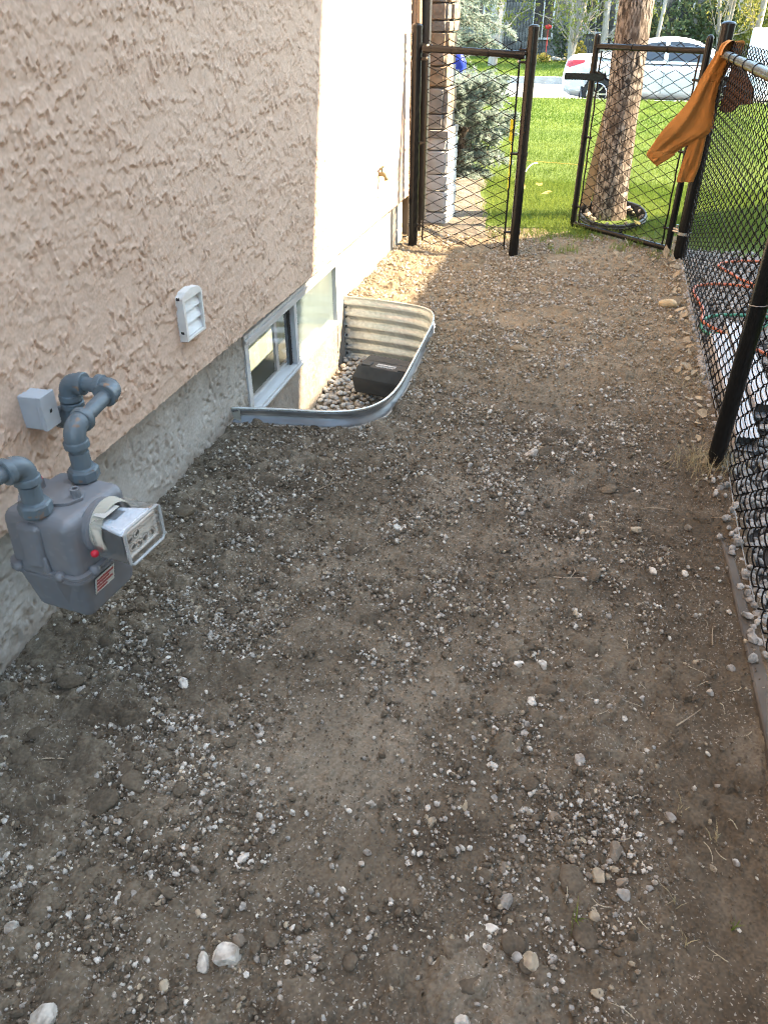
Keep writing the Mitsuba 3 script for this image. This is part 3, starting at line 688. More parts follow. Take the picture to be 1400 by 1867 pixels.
for i, (n_, s, r) in enumerate(far_first[:300]):
    b = pebs[i % 8]; R = rotmats(1, False)[0]
    v = (b[0] @ R.T) * r + [0, 0, 0]
    c = Wf(np.array([n_, s, wz(n_, s) - 0.012 + rng.uniform(-0.004, 0.012)]))
    pc = ['tan', 'grey', 'tan', 'brown'][rng.integers(0, 4)]; wh_ = 'by the far corrugated end' if s > 3.7 else ('around the tool case' if n_ > 0.22 else 'below the window'); obj('river_pebble', (v + c, b[1]), 'pebble_' + pc, smooth=True, label=f'smooth {pc} river pebble in the window well {wh_}', cat='pebble', group=f'{pc} river pebbles {wh_}')
# the case
case = thing('tool_case', 'black moulded plastic tool case lying on the pebbles in the window well', 'tool case')
CY, CO = -0.19, np.array([0.372, 3.612, -0.325])
def cmap(v):
    v = np.asarray(v, float); c, s = math.cos(CY), math.sin(CY)
    return Wf(np.stack([CO[0] + v[:, 0] * c - v[:, 1] * s, CO[1] + v[:, 0] * s + v[:, 1] * c, CO[2] + v[:, 2]], 1))
def cobj(name, tm, mt, label=None):
    m = MB(); m.add(cmap(tm.vertices), tm.faces); return obj(name, m, mt, case, smooth=40, label=label)
A = lambda hx, hy, z: [(x * hx, y * hy, z) for x in (-1, 1) for y in (-1, 1)]
cobj('base', rhull(A(0.150, 0.090, 0.018) + A(0.160, 0.098, 0.080), 0.012), 'case_plastic')
cobj('lid', rhull(A(0.160, 0.098, 0.094) + A(0.140, 0.072, 0.146), 0.012), 'case_plastic')
cobj('seam', rhull(A(0.165, 0.104, 0.0845) + A(0.165, 0.104, 0.0895), 0.006, 1), 'case_plastic')
for x in (-0.105, 0.105): cobj('latch', rhull([(x + a, -0.052 + b, 0.157 + c) for a in (-0.022, 0.022) for b in (-0.022, 0.018) for c in (0, 0.004)], 0.004, 1), 'case_plastic')
m = MB(); m.box((0.0, 0.03, 0.1585), (0.13, 0.032, 0.0012)); m.v[0] = cmap(m.v[0]); obj('handle_panel', m, 'case_plastic', case)
m = MB()
for j, (yy, hw, hh) in enumerate(((-0.035, 0.052, 0.0075), (-0.054, 0.056, 0.003), (-0.062, 0.048, 0.0022))): m.box((0.0, yy, 0.1586), (hw, hh, 0.0006))
m.v = [cmap(a) for a in m.v]; obj('print', m, 'grey_ink', case, label='worn pale lettering on the lid')

# ------------------------------------------------------------------ gas meter
meter = thing('gas_meter', 'grey domestic gas meter with dial index hanging on pipes beside the stucco wall', 'gas meter')
MC = np.array([0.235, 1.153, 0.502]); my = -0.118
def mmap(v):
    v = np.asarray(v, float); c, s = math.cos(my), math.sin(my)
    return Wf(np.stack([MC[0] + v[:, 0] * c - v[:, 1] * s, MC[1] + v[:, 0] * s + v[:, 1] * c, MC[2] + v[:, 2]], 1))
def mobj(name, tm, mt, parent=meter, smooth=40, label=None):
    m = MB()
    for t in (tm if isinstance(tm, list) else [tm]):
        v, f = (t.vertices, t.faces) if hasattr(t, 'vertices') else t
        m.add(mmap(v), f)
    return obj(name, m, mt, parent, smooth=smooth, label=label)
def C4(hu, hv, w): return [(a * hu, b * hv, w) for a in (-1, 1) for b in (-1, 1)]
hu, hv = 0.094, 0.100
up = [rhull(C4(hu - 0.030, hv - 0.028, -0.028) + C4(hu - 0.024, hv - 0.022, -0.125), [0.026] * 4 + [0.022] * 4)]
rib = rhull([(u_, -hv + 0.004, -0.03) for u_ in (-0.03, 0.005)] + [(u_, -hv - 0.002, -0.112) for u_ in (-0.024, 0.0)], 0.014)
up.append(rib); up.append(rhull([(u_, -hv - 0.004, w) for u_ in (-0.045, 0.015) for w in (-0.118, -0.132)] + [(-0.03, -hv - 0.003, -0.100), (0.012, -hv - 0.003, -0.100)], 0.006, 1))
body = mobj('upper_case', up, 'meter_paint', smooth=35)
fl = rhull(C4(hu + 0.004 - 0.02, hv + 0.004 - 0.02, -0.137) + C4(hu + 0.004 - 0.02, hv + 0.004 - 0.02, -0.147), 0.0)
def slab(hu_, hv_, r, w0, w1):
    an = np.linspace(0, np.pi / 2, 6); pts = []
    for k, (a, b) in enumerate(((1, 1), (-1, 1), (-1, -1), (1, -1))):
        for t in an + k * np.pi / 2: pts.append((a * (hu_ - r) + r * math.cos(t), b * (hv_ - r) + r * math.sin(t)))
    t = trimesh.creation.extrude_polygon(SPoly(pts), w1 - w0, engine='earcut'); t.apply_translation([0, 0, w0]); return t
mobj('flange', slab(hu + 0.010, hv + 0.010, 0.03, -0.140, -0.133), 'meter_paint'); mobj('flange', slab(hu + 0.011, hv + 0.011, 0.03, -0.149, -0.1415), 'meter_paint')
mobj('lower_case', rhull(C4(hu - 0.024, hv - 0.022, -0.152) + C4(hu - 0.042, hv - 0.040, -0.247), [0.022] * 4 + [0.026] * 4), 'meter_paint', smooth=35)
mobj('rib', [rhull([(0.03, -hv - 0.002, -0.155), (0.07, -hv + 0.01, -0.155), (0.028, -hv + 0.022, -0.24), (0.055, -hv + 0.03, -0.24)], 0.008, 1)], 'meter_paint')
for u_, v_ in ((-0.065, -hv - 0.006), (0.045, -hv - 0.006), (hu + 0.006, -0.06), (hu + 0.006, 0.06)):
    b = trimesh.creation.icosphere(2, 0.013); b.apply_translation([u_, v_, -0.137]); mobj('bolt', b, 'meter_paint')
pl = trimesh.creation.extrude_polygon(SPoly([(-0.07, -0.03), (-0.05, -0.055), (0.0, -0.05), (0.05, -0.025), (0.062, 0.0), (0.05, 0.018), (0.0, 0.03), (-0.07, 0.03)]).buffer(0.006), 0.006, engine='earcut'); pl.apply_translation([-0.012, 0, -0.001])
mobj('top_plate', pl, 'meter_paint')
mobj('boss', [lathe([(0.0, 0.018), (0.006, 0.018), (0.006, 0.014), (0.009, 0.017), (0.011, 0.015), (0.011, 0.0)], 16)] and [(lathe([(0.006, 0.006), (0.006, 0.021), (0.0105, 0.021), (0.011, 0.019), (0.011, 0.0)], 16)[0] + [0.040, 0.0, 0.004], lathe([(0.006, 0.006), (0.006, 0.021), (0.0105, 0.021), (0.011, 0.019), (0.011, 0.0)], 16)[1])], 'meter_paint')
q = lathe([(0.0, 0.021), (0.009, 0.021), (0.011, 0.018), (0.011, 0.0)], 16)
mobj('boss', [(q[0] + [-0.060, 0.004, 0.004], q[1])], 'meter_paint')
mobj('seal_cap', [(lathe([(0.0, 0.004), (0.0085, 0.003), (0.0088, 0.0)], 14)[0] + [-0.060, 0.004, 0.025], lathe([(0.0, 0.004), (0.0085, 0.003), (0.0088, 0.0)], 14)[1])], 'red_plastic', label='small red seal cap on top')
# index
def ulathe(prof, sides, c):   # axis along +u
    v, f = lathe(prof, sides); return np.stack([v[:, 2], v[:, 0], v[:, 1]], 1) + np.asarray(c), f
IW = -0.057
index = mobj('index', [ulathe([(0.0, 0.012), (0.058, 0.012), (0.062, 0.008), (0.062, -0.006)], 32, (hu - 0.002, 0.0, IW)), ulathe([(0.0, 0.05), (0.036, 0.05), (0.036, 0.0)], 24, (hu, 0.004, IW + 0.002))], 'meter_paint')
mobj('collar', [ulathe([(0.053, 0.036), (0.056, 0.034), (0.060, 0.010)], 32, (hu, 0.006, IW + 0.004))], 'cream', index)
m_ = rbox((hu + 0.060, 0.004, IW - 0.002), (0.048, 0.061, 0.045), 0.012); mobj('clear_cover', m_, 'clear_plastic', index, label='clear plastic cover over the dials')
tp = rhull([(hu + 0.028, -0.035, IW + 0.026), (hu + 0.028, 0.035, IW + 0.026), (hu + 0.090, -0.049, IW + 0.026), (hu + 0.090, 0.049, IW + 0.026), (hu + 0.028, -0.030, IW + 0.030), (hu + 0.028, 0.030, IW + 0.030), (hu + 0.088, -0.049, IW + 0.030), (hu + 0.088, 0.049, IW + 0.030)], 0.003, 1)
cr_ = []
for r0_, off_ in ((0.0032, 0.107),):
    c4 = [(-0.058, -0.038), (-0.058, 0.036), (-0.050, 0.043), (0.054, 0.043), (0.062, 0.036), (0.062, -0.038), (0.054, -0.046), (-0.050, -0.046), (-0.058, -0.038)]
    t_ = tube([(hu + off_, a + 0.002, IW + b) for a, b in c4], r0_, 8); cr_.append(t_)
mobj('cover_rim', cr_, 'rim_plastic', index, label='pale moulded rim of the clear cover')
mobj('index_hood', tp, 'pale_plate', index, label='pale metal hood over the dial plate')
mobj('mechanism', rbox((hu + 0.060, 0.006, IW - 0.008), (0.026, 0.048, 0.030), 0.006), 'meter_dark', index)
dp = trimesh.creation.box((0.003, 0.094, 0.056)); dp.apply_translation([hu + 0.0945, 0.004, IW - 0.004]); plate = mobj('dial_plate', dp, 'dial_plate', index, label='cream dial plate with small clock dials')
fr_ = [rhull([(hu + 0.0955, a * 0.0490 + 0.004, b * 0.0295 + IW - 0.004) for b in (-1, 1)], 0.004, 1) for a in (-1, 1)] + [rhull([(hu + 0.0955, a * 0.0490 + 0.004, b * 0.0295 + IW - 0.004) for a in (-1, 1)], 0.004, 1) for b in (-1, 1)]
mobj('dial_frame', fr_, 'vent_plastic', index)
dm, dm2 = [], []
for (v_, w_) in ((-0.034, 0.010), (-0.015, 0.011), (-0.034, -0.012), (-0.012, -0.013), (0.011, -0.012), (0.034, -0.011)):
    ring = ulathe([(0.0082, 0.0), (0.0090, 0.0004), (0.0098, 0.0)], 20, (hu + 0.0962, 0.004 + v_, IW - 0.004 + w_)); dm.append(ring)
    a = rng.uniform(0, 6.28); hd = trimesh.creation.box((0.0014, 0.0125, 0.0052)); hd.apply_transform(trimesh.transformations.rotation_matrix(a, [1, 0, 0])); hd.apply_translation([hu + 0.0968, 0.004 + v_ + 0.003 * math.cos(a), IW - 0.004 + w_ + 0.003 * math.sin(a)])
    mobj('dial', [ring, hd], 'dial_dark', index, label=None)
for (a0, b0, w_, h_) in ((0.024, 0.018, 0.020, 0.0012), (0.024, 0.0145, 0.016, 0.0012), (0.0, -0.0245, 0.036, 0.001)):
    t_ = trimesh.creation.box((0.0008, 2 * w_, 2 * h_)); t_.apply_translation([hu + 0.0964, 0.004 + a0, IW - 0.004 + b0]); mobj('print', t_, 'grey_ink', index)
st = trimesh.creation.box((0.03, 0.05, 0.001)); st.apply_translation([hu + 0.03, -0.012, IW + 0.0515]); mobj('sticker', [st], 'paper', index, label='white printed sticker on the index')
mobj('seal', [trimesh.creation.icosphere(2, 0.0085).apply_translation([hu + 0.022, -0.064, IW - 0.028])], 'red_plastic', index, label='red wire seal on the side of the index')
# warning label on the lower case
lab = trimesh.creation.box((0.0012, 0.064, 0.046)); lab.apply_transform(trimesh.transformations.rotation_matrix(0.22, [0, 1, 0])); lab.apply_translation([hu - 0.0035, -0.030, -0.186])
lk = mobj('sticker', [lab], 'paper', meter, label='white sticker with red print below the index')
for i, (b0, w_) in enumerate(((0.015, 0.028), (0.006, 0.021), (-0.004, 0.027), (-0.014, 0.017))):
    t_ = trimesh.creation.box((0.0006, 2 * w_, 0.0062)); t_.apply_translation([0.0012, -(0.028 - w_), b0]); t_.apply_transform(trimesh.transformations.rotation_matrix(0.22, [0, 1, 0])); t_.apply_translation([hu - 0.0035, -0.030, -0.186]); mobj('red_print', t_, 'red_ink', meter)
# pipework
PR = 0.0172
def seg(name, pts, r, sides=20, label=None, smooth=40): m = MB(); m.tube(Wf(np.asarray(pts, float)), r, sides); return obj(name, m, 'pipe_paint', meter, smooth=smooth, label=label)
def elbow(c, a, b, rb=0.026, r=0.0235):
    """c: corner point, a / b: unit directions of the two arms."""
    a, b, c = (np.asarray(q, float) for q in (a, b, c)); t = np.linspace(0, 1, 11) * np.pi / 2
    arc = np.array([c + a * rb * (1 - math.sin(x)) + b * rb * (1 - math.cos(x)) for x in t])
    m = MB(); m.tube(Wf(np.vstack([c + a * (rb + 0.010), arc, c + b * (rb + 0.010)])), r, 20)
    for d in (a, b): m.tube(Wf(np.array([c + d * (rb + 0.004), c + d * (rb + 0.007), c + d * (rb + 0.019), c + d * (rb + 0.021)])), [r + 0.002, r + 0.0042, r + 0.0042, r + 0.002], 20)
    return obj('elbow', m, 'pipe_paint', meter, smooth=40)
def wnut(v_):
    p = mmap(np.array([[0, v_, 0]])); 
    pr = [(0.0, 0.034), (0.022, 0.034), (0.031, 0.031), (0.0345, 0.026), (0.0345, 0.006), (0.030, 0.0), (0.0, 0.0)]
    v, f = lathe(pr, 8); mobj('nut', [(v + [0, v_, -0.002], f)], 'pipe_paint', smooth=False)
    q = lathe([(0.022, 0.030), (0.022, 0.066), (0.0205, 0.068), (0.018, 0.068)], 20); mobj('adapter', [(q[0] + [0, v_, 0.0], q[1])], 'pipe_paint')
def wl(p): d = p[:, :2] - WA; return np.stack([d @ WN, d @ WD + WA[1], p[:, 2]], 1)
wnut(-0.076); wnut(0.076)
p1 = wl(mmap(np.array([[0, -0.076, 0.0]])))[0]; p2 = wl(mmap(np.array([[0, 0.076, 0.0]])))[0]
E1 = np.array([p1[0], p1[1], 0.622]); EA = np.array([p2[0], p2[1], 0.628])
seg('pipe', [p1 + [0, 0, 0.06], E1 - [0, 0, 0.03]], PR)
dL = np.array([-0.22, -0.97, 0.0]); dL /= np.linalg.norm(dL)
elbow(E1, (0, 0, -1), dL); seg('pipe', [E1 + dL * 0.04, E1 + dL * 0.5], PR)
seg('pipe', [p2 + [0, 0, 0.06], EA - [0, 0, 0.03]], PR)
EB = np.array([p2[0] - 0.003, 1.412, 0.642]); EC = np.array([0.112, 1.414, 0.642]); ED = np.array([0.112, 1.414, 0.545])
elbow(EA, (0, 0, -1), (0, 1, 0.05)); seg('pipe', [EA + [0, 0.04, 0.002], EB - [0, 0.04, 0.002]], PR)
elbow(EB, (0, -1, 0), (-1, 0, 0)); seg('pipe', [EB - [0.035, 0, 0], EC + [0.035, 0, 0]], PR)
elbow(EC, (1, 0, 0), (0, 0, -1)); seg('pipe', [EC - [0, 0, 0.04], ED + [0, 0, 0.04]], PR)
elbow(ED, (0, 0, 1), (-1, 0, 0)); seg('pipe', [ED - [0.04, 0, 0], [0.0, ED[1], ED[2]]], PR)
# junction box
jb = thing('junction_box', 'small light grey plastic junction box on the stucco above the gas meter', 'junction box')
def wobj(name, tm, mt, parent, smooth=40, label=None):
    m = MB(); m.add(Wf(tm.vertices), tm.faces); return obj(name, m, mt, parent, smooth=smooth, label=label)
wobj('body', rbox((0.060, 1.345, 0.598), (0.030, 0.0255, 0.0415), 0.003), 'box_plastic', jb)
wobj('lid', rbox((0.0965, 1.345, 0.598), (0.0065, 0.027, 0.043), 0.0025), 'box_plastic', jb)
wobj('screw', rbox((0.1035, 1.345, 0.598), (0.001, 0.004, 0.004), 0.0008), 'dial_dark', jb)
# hose bib on the sunlit wall
bib = thing('hose_bib', 'small brass garden tap with a thin cord on the sunlit stucco wall', 'tap')
m = MB(); m.tube(Wf(np.array([[0.03, 4.66, 0.575], [0.075, 4.66, 0.575], [0.09, 4.655, 0.565], [0.095, 4.65, 0.545]])), [0.011, 0.012, 0.012, 0.012], 10); obj('spout', m, 'brass', bib, smooth=True)
m = MB(); m.tube(Wf(np.array([[0.065, 4.66, 0.575], [0.065, 4.66, 0.61]])), 0.006, 8); m.tube(Wf(np.array([[0.065, 4.625, 0.612], [0.065, 4.695, 0.612]])), 0.006, 8); obj('handle', m, 'brass', bib)
m = MB(); m.tube(Wf(np.array([[0.07, 4.60, 0.570], [0.065, 4.60, 0.53], [0.06, 4.598, 0.47]])), 0.0016, 5); m.tm(trimesh.creation.icosphere(1, 0.008)); m.v[-1] = Wf(m.v[-1] + [0.058, 4.598, 0.462]); obj('cord', m, 'white_string', bib)

# ------------------------------------------------------------------ chain link fence, fixed panel and gate
def chain(o, ud, nd, width, zlo, zhi, r=0.0022, p=0.070, nper=12, sides=4, dep=0.0036, pv=None):
    pv = pv or p
    o, ud, nd = (np.asarray(q, float) for q in (o, ud, nd)); k = 0.975
    nz = int(round((zhi - zlo) / pv * nper)) + 1; zz = np.linspace(zlo, zhi, nz); V, F, off = [], [], 0
    for i in range(int(width / p) + 1):
        ph = 2 * np.pi * (zz - zlo) / pv + (np.pi if i % 2 else 0)
        x = (i + 0.5) * p + (p / 2 + 0.0008) * np.arcsin(k * np.cos(ph)) / np.arcsin(k)
        d = -dep * np.sin(ph)
        keep = (x > 0.0) & (x < width)
        pts = o + np.clip(x, 0, width)[:, None] * ud + d[:, None] * nd + zz[:, None] * np.array([0, 0, 1.0])
        v, f = tube(pts, r, sides, False); V.append(v); F.append(f + off); off += len(v)
    return np.vstack(V), np.vstack(F)


def post_mesh(x, y, z0, z1, r, dome=True):
    pr = [(0, z0), (r, z0), (r, z1 - 0.03)]
    pr += [(r + 0.002, z1 - 0.03), (r + 0.002, z1 - 0.012), (r * 0.8, z1 - 0.004), (r * 0.4, z1), (0.0, z1 + 0.001)] if dome else [(r, z1 - r)] + [(r * math.cos(a), z1 - r + r * math.sin(a)) for a in np.linspace(0.2, 1.57, 6)]
    v, f = lathe(pr, 24); return v + [x, y, 0], f


def band(x, y, z, r, parent, d=None, mt='black_metal'):
    m = MB(); v, f = lathe([(r, z - 0.010), (r + 0.003, z - 0.010), (r + 0.003, z + 0.010), (r, z + 0.010)], 20); m.add(v + [x, y, 0], f)
    if d is not None:
        d = np.asarray(d, float); m.tube([np.array([x, y, z]) + d * (r - 0.004), np.array([x, y, z]) + d * (r + 0.045)], 0.008, 8)
    return obj('brace_band', m, mt, parent, smooth=30)


def ring_tie(c, axis, r, parent, mt='black_wire'):
    c, axis = np.asarray(c, float), np.asarray(axis, float); a = np.cross(axis, [0, 0, 1.0]); a /= np.linalg.norm(a); b = np.cross(a, axis)
    t = np.linspace(0, 2 * np.pi, 17); m = MB(); m.tube([c + r * (math.cos(q) * a + math.sin(q) * b) for q in t], 0.0026, 5); return obj('tie', m, mt, parent)


# fixed panel against the house
fp = thing('fence_panel', 'narrow black chain link panel fixed between two posts beside the house wall', 'fence panel')
LP, RP = np.array([-1.238, 5.348]), np.array([-0.528, 5.332]); d_ = (RP - LP) / np.linalg.norm(RP - LP); D3 = np.array([d_[0], d_[1], 0]); N3 = np.array([-d_[1], d_[0], 0])
for q, h_ in ((LP, 1.322), (RP, 1.318)): obj('post', post_mesh(q[0], q[1], -0.15, h_, 0.0315), 'black_metal', fp, smooth=35)
ra, rb = np.array([LP[0] + 0.05, LP[1], 1.190]), np.array([RP[0] - 0.05, RP[1], 1.163]); m = MB(); m.tube([ra, rb], 0.0205, 18); obj('rail', m, 'black_metal', fp, smooth=40)
for q, s in ((ra, 1), (rb, -1)):
    m = MB(); m.tube([q - D3 * 0.012 * s, q + D3 * 0.045 * s], 0.0245, 18); m.tube([q - D3 * 0.05 * s + [0, 0, 0.006], q + [0, 0, 0.006]], 0.010, 8); obj('rail_cup', m, 'black_metal', fp, smooth=40)
for z in (1.20, 1.135, 0.66, 0.14): band(LP[0], LP[1], z, 0.0315, fp, D3)
for z in (1.19, 1.125, 0.62, 0.135): band(RP[0], RP[1], z, 0.0315, fp, -D3)
for q, s in ((LP, 1), (RP, -1)):
    m = MB(); c = np.array([q[0], q[1], 0]) + D3 * 0.068 * s; m.box(c + [0, 0, 0.62], (0.0055, 0.003, 0.58)); obj('tension_bar', m, 'black_metal', fp)
for z, q, s in ((1.205, LP, 1), (1.14, LP, 1), (1.13, RP, -1)):
    m = MB(); m.tm(trimesh.creation.icosphere(1, 0.0095)); m.v[-1] = m.v[-1] + np.array([q[0], q[1] - 0.012, z]) + D3 * 0.072 * s; obj('bolt', m, 'zinc', fp)
obj('mesh', chain(np.array([LP[0], LP[1], 0.0]) + D3 * 0.066, D3, N3, 0.58, 0.015, 1.245, r=0.0027), 'black_wire', fp, smooth=True)
for t in (0.28, 0.66): ring_tie(ra * (1 - t) + rb * t, D3, 0.023, fp)

# the side fence
sf = thing('chain_link_fence', 'long black chain link fence between the dirt yard and the gravel bed', 'fence')
obj('post', post_mesh(0.562, 5.50, -0.2, 1.335, 0.040), 'black_metal', sf, smooth=35, label='thick terminal post with the orange garment over its rail')
obj('post', post_mesh(0.535, 2.60, -0.2, 1.25, 0.0290), 'black_metal', sf, smooth=35, label='line post with dry grass at its foot')
obj('post', post_mesh(0.520, -0.40, -0.2, 1.25, 0.0290), 'black_metal', sf, smooth=35)
m = MB(); m.tube([[0.556, 5.47, 1.178], [0.548, 2.6, 1.178], [0.535, -0.5, 1.178], [0.52, -3.5, 1.178]], 0.0212, 20); obj('rail', m, 'black_rail', sf, smooth=True)
obj('mesh', chain((0.580, 5.44, 0.0), (0, -1, 0), (1, 0, 0), 6.4, 0.012, 1.245, r=0.0024, p=0.050, nper=10, sides=4, dep=0.008, pv=0.070), 'black_wire', sf, smooth=True)
yy = np.linspace(5.45, -0.9, 60); m = MB(); m.tube(np.c_[0.574 + 0.004 * np.sin(yy * 5), yy, 0.022 + 0.012 * np.sin(yy * 2.1 + 1)], 0.0019, 5); obj('tension_wire', m, 'wire_grey', sf, smooth=True)
for y in (4.86, 4.62, 4.25, 3.9, 3.4, 2.9, 2.2): ring_tie((0.553, y, 1.178), (0, 1, 0), 0.0235, sf)
t = np.linspace(0, 1, 14); m = MB(); m.tube(np.c_[0.535 + 0.032 * np.cos(np.pi * (1.1 + 0.9 * t)), 2.6 + 0.032 * np.sin(np.pi * (1.1 + 0.9 * t)), 0.60 + 0.008 * t], 0.0018, 5); obj('tie', m, 'wire_grey', sf)
band(0.562, 5.50, 1.178, 0.040, sf, (0, -1, 0)); band(0.562, 5.50, 0.62, 0.040, sf); band(0.562, 5.50, 0.16, 0.040, sf, (-0.8, 0.6, 0), 'zinc')
m = MB(); m.box((0.578, 5.435, 0.62), (0.003, 0.006, 0.60)); obj('tension_bar', m, 'black_metal', sf)

# the open gate
gate = thing('gate', 'black chain link gate leaf standing open in front of the tree trunk', 'gate')
GA, GB = np.array([-0.180, 6.170]), np.array([0.486, 5.590]); gd = (GB - GA) / np.linalg.norm(GB - GA); G3 = np.array([gd[0], gd[1], 0]); GN = np.array([-gd[1], gd[0], 0]); GL = np.linalg.norm(GB - GA)
for q, h_ in ((GA, 1.262), (GB, 1.268)): obj('upright', post_mesh(q[0], q[1], 0.012, h_, 0.0215, False), 'black_metal', gate, smooth=40)
for z in (1.185, 0.034):
    m = MB(); m.tube([[GA[0], GA[1], z], [GB[0], GB[1], z]], 0.0185, 16); obj('rail', m, 'black_metal', gate, smooth=40)
for q, s in ((GA, 1), (GB, -1)):
    c = np.array([q[0], q[1], 0]) + G3 * 0.052 * s; pts = np.c_[np.repeat(c[None, :2], 20, 0) + 0.003 * np.sin(np.arange(20) * 2.1)[:, None] * gd, np.linspace(0.05, 1.16, 20)]; m = MB(); m.tube(pts, 0.006, 6); obj('tension_bar', m, 'black_metal', gate)
    for z in (1.03, 0.63, 0.16): band(q[0], q[1], z, 0.0215, gate, G3 * s)
obj('mesh', chain(np.array([GA[0], GA[1], 0]) + G3 * 0.050, G3, GN, GL - 0.10, 0.03, 1.235, r=0.0027), 'black_wire', gate, smooth=True)
for t in (0.36, 0.68): ring_tie([GA[0] + gd[0] * GL * t, GA[1] + gd[1] * GL * t, 1.185], G3, 0.021, gate)
m = MB(); m.box((-0.262, 6.165, 1.005), (0.105, 0.010, 0.020), 0.0); m.box((-0.155, 6.14, 1.005), (0.055, 0.012, 0.022)); obj('latch', m, 'black_metal', gate)
m = MB(); m.tm(trimesh.creation.icosphere(1, 0.008)); m.v[-1] = m.v[-1] + [-0.20, 6.148, 1.005]; obj('bolt', m, 'zinc', gate)
for z in (1.06, 0.17):
    m = MB(); m.tube([[GB[0], GB[1], z], [0.562, 5.50, z]], 0.010, 8); m.tube([[GB[0] + 0.03, GB[1] - 0.03, z - 0.025], [GB[0] + 0.03, GB[1] - 0.03, z + 0.03]], 0.009, 8); obj('hinge', m, 'zinc' if z < 0.5 else 'black_metal', gate)

# ------------------------------------------------------------------ the orange garment over the fence corner
garm = thing('garment', 'orange brown knitted garment draped over the corner of the fence', 'garment')
def drape(rows, ydep, thick, fold, seed, nacross=48, nrow=70):
    rows = np.asarray(rows, float); t0 = np.linspace(0, 1, len(rows)); t = np.linspace(0, 1, nrow)
    R_ = CubicSpline(t0, rows)(t) if len(rows) > 3 else np.array([[np.interp(q, t0, rows[:, k]) for k in range(rows.shape[1])] for q in t])
    u = np.linspace(0, 2 * np.pi, nacross, endpoint=False); V = []
    for i, q in enumerate(R_):
        a = 0.5 - 0.5 * np.cos(u)          # 0..1 left to right and back
        L, Rr = np.array([q[0], q[1]]), np.array([q[2], q[3]])
        xz = L + (Rr - L) * a[:, None]
        front = np.sin(u)
        th = thick * (0.55 + 0.45 * math.sin(math.pi * min(t[i] * 1.2 + 0.1, 1)))
        p = np.stack([a * 5 + 0 * u, 0 * u + t[i] * 2.2, 0 * u + seed], -1)
        fo = fold * (meshkit.fbm(p * np.array([1.3, 0.8, 1]) + seed, 3, seed) - 0.5) * 2 * np.clip(np.abs(front) * 1.5, 0, 1)
        fo += fold * 0.5 * np.sin(a * 11 + t[i] * 4 + seed) * np.clip(np.abs(front) * 1.5, 0, 1)
        Y_ = (q[4] if len(q) > 4 else ydep) - th * np.sign(front) * np.abs(front) ** 0.7 - fo * np.sign(front)
        V.append(np.stack([xz[:, 0], Y_, xz[:, 1]], 1))
    V = np.array(V); nv = nacross
    i, j = np.meshgrid(np.arange(nrow - 1), np.arange(nv), indexing='ij')
    f = np.stack([i * nv + j, i * nv + (j + 1) % nv, (i + 1) * nv + (j + 1) % nv, (i + 1) * nv + j], -1).reshape(-1, 4)
    f = np.vstack([f[:, [0, 1, 2]], f[:, [0, 2, 3]]]); v = V.reshape(-1, 3)
    n0 = len(v); v = np.vstack([v, V[0].mean(0), V[-1].mean(0)]); k = np.arange(nv)
    f = np.vstack([f, np.stack([k * 0 + n0, (k + 1) % nv, k], 1), np.stack([k * 0 + n0 + 1, (nrow - 1) * nv + k, (nrow - 1) * nv + (k + 1) % nv], 1)])
    return v, f
rowsA = [(0.520, 1.188, 0.615, 1.205, 5.41), (0.488, 1.112, 0.582, 1.13, 5.42), (0.452, 1.02, 0.575, 1.03, 5.43), (0.418, 0.930, 0.574, 0.93, 5.43), (0.360, 0.845, 0.590, 0.835, 5.43), (0.300, 0.765, 0.580, 0.765, 5.43), (0.266, 0.700, 0.470, 0.694, 5.44), (0.243, 0.655, 0.375, 0.618, 5.45), (0.236, 0.632, 0.312, 0.568, 5.45)]
obj('sleeve', drape(rowsA, 5.43, 0.026, 0.017, 3), 'cloth', garm, smooth=True)
rowsB = [(0.470, 0.80, 0.575, 0.80), (0.474, 0.72, 0.566, 0.74), (0.462, 0.62, 0.566, 0.62), (0.450, 0.54, 0.560, 0.55), (0.446, 0.478, 0.548, 0.482)]
obj('sleeve', drape(rowsB, 5.455, 0.022, 0.014, 8), 'cloth', garm, smooth=True)
cu = drape([(0.249, 0.668, 0.408, 0.640, 5.448), (0.242, 0.652, 0.378, 0.612, 5.449), (0.237, 0.638, 0.340, 0.585, 5.450), (0.233, 0.628, 0.312, 0.562, 5.450)], 5.45, 0.024, 0.004, 13, 120, 12)
obj('cuff', cu, 'cloth', garm, smooth=True, label='ribbed cuff')
# over the rail and down the far side of the mesh
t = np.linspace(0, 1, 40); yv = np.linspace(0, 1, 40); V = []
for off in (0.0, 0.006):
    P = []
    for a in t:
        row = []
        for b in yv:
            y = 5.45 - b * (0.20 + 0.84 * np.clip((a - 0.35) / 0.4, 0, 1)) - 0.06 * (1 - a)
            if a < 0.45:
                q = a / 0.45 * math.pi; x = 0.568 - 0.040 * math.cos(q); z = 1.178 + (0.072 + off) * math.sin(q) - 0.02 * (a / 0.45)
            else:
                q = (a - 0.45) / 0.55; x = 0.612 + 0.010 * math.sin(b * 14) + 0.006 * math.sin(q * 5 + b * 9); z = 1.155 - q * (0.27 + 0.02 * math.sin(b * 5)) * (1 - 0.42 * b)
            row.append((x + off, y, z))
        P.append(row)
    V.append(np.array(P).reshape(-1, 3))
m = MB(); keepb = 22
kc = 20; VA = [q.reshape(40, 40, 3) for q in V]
m.add(VA[0][kc:].reshape(-1, 3), gridf(40 - kc, 40)); m.add(VA[1][kc:].reshape(-1, 3), gridf(40 - kc, 40)[:, ::-1])
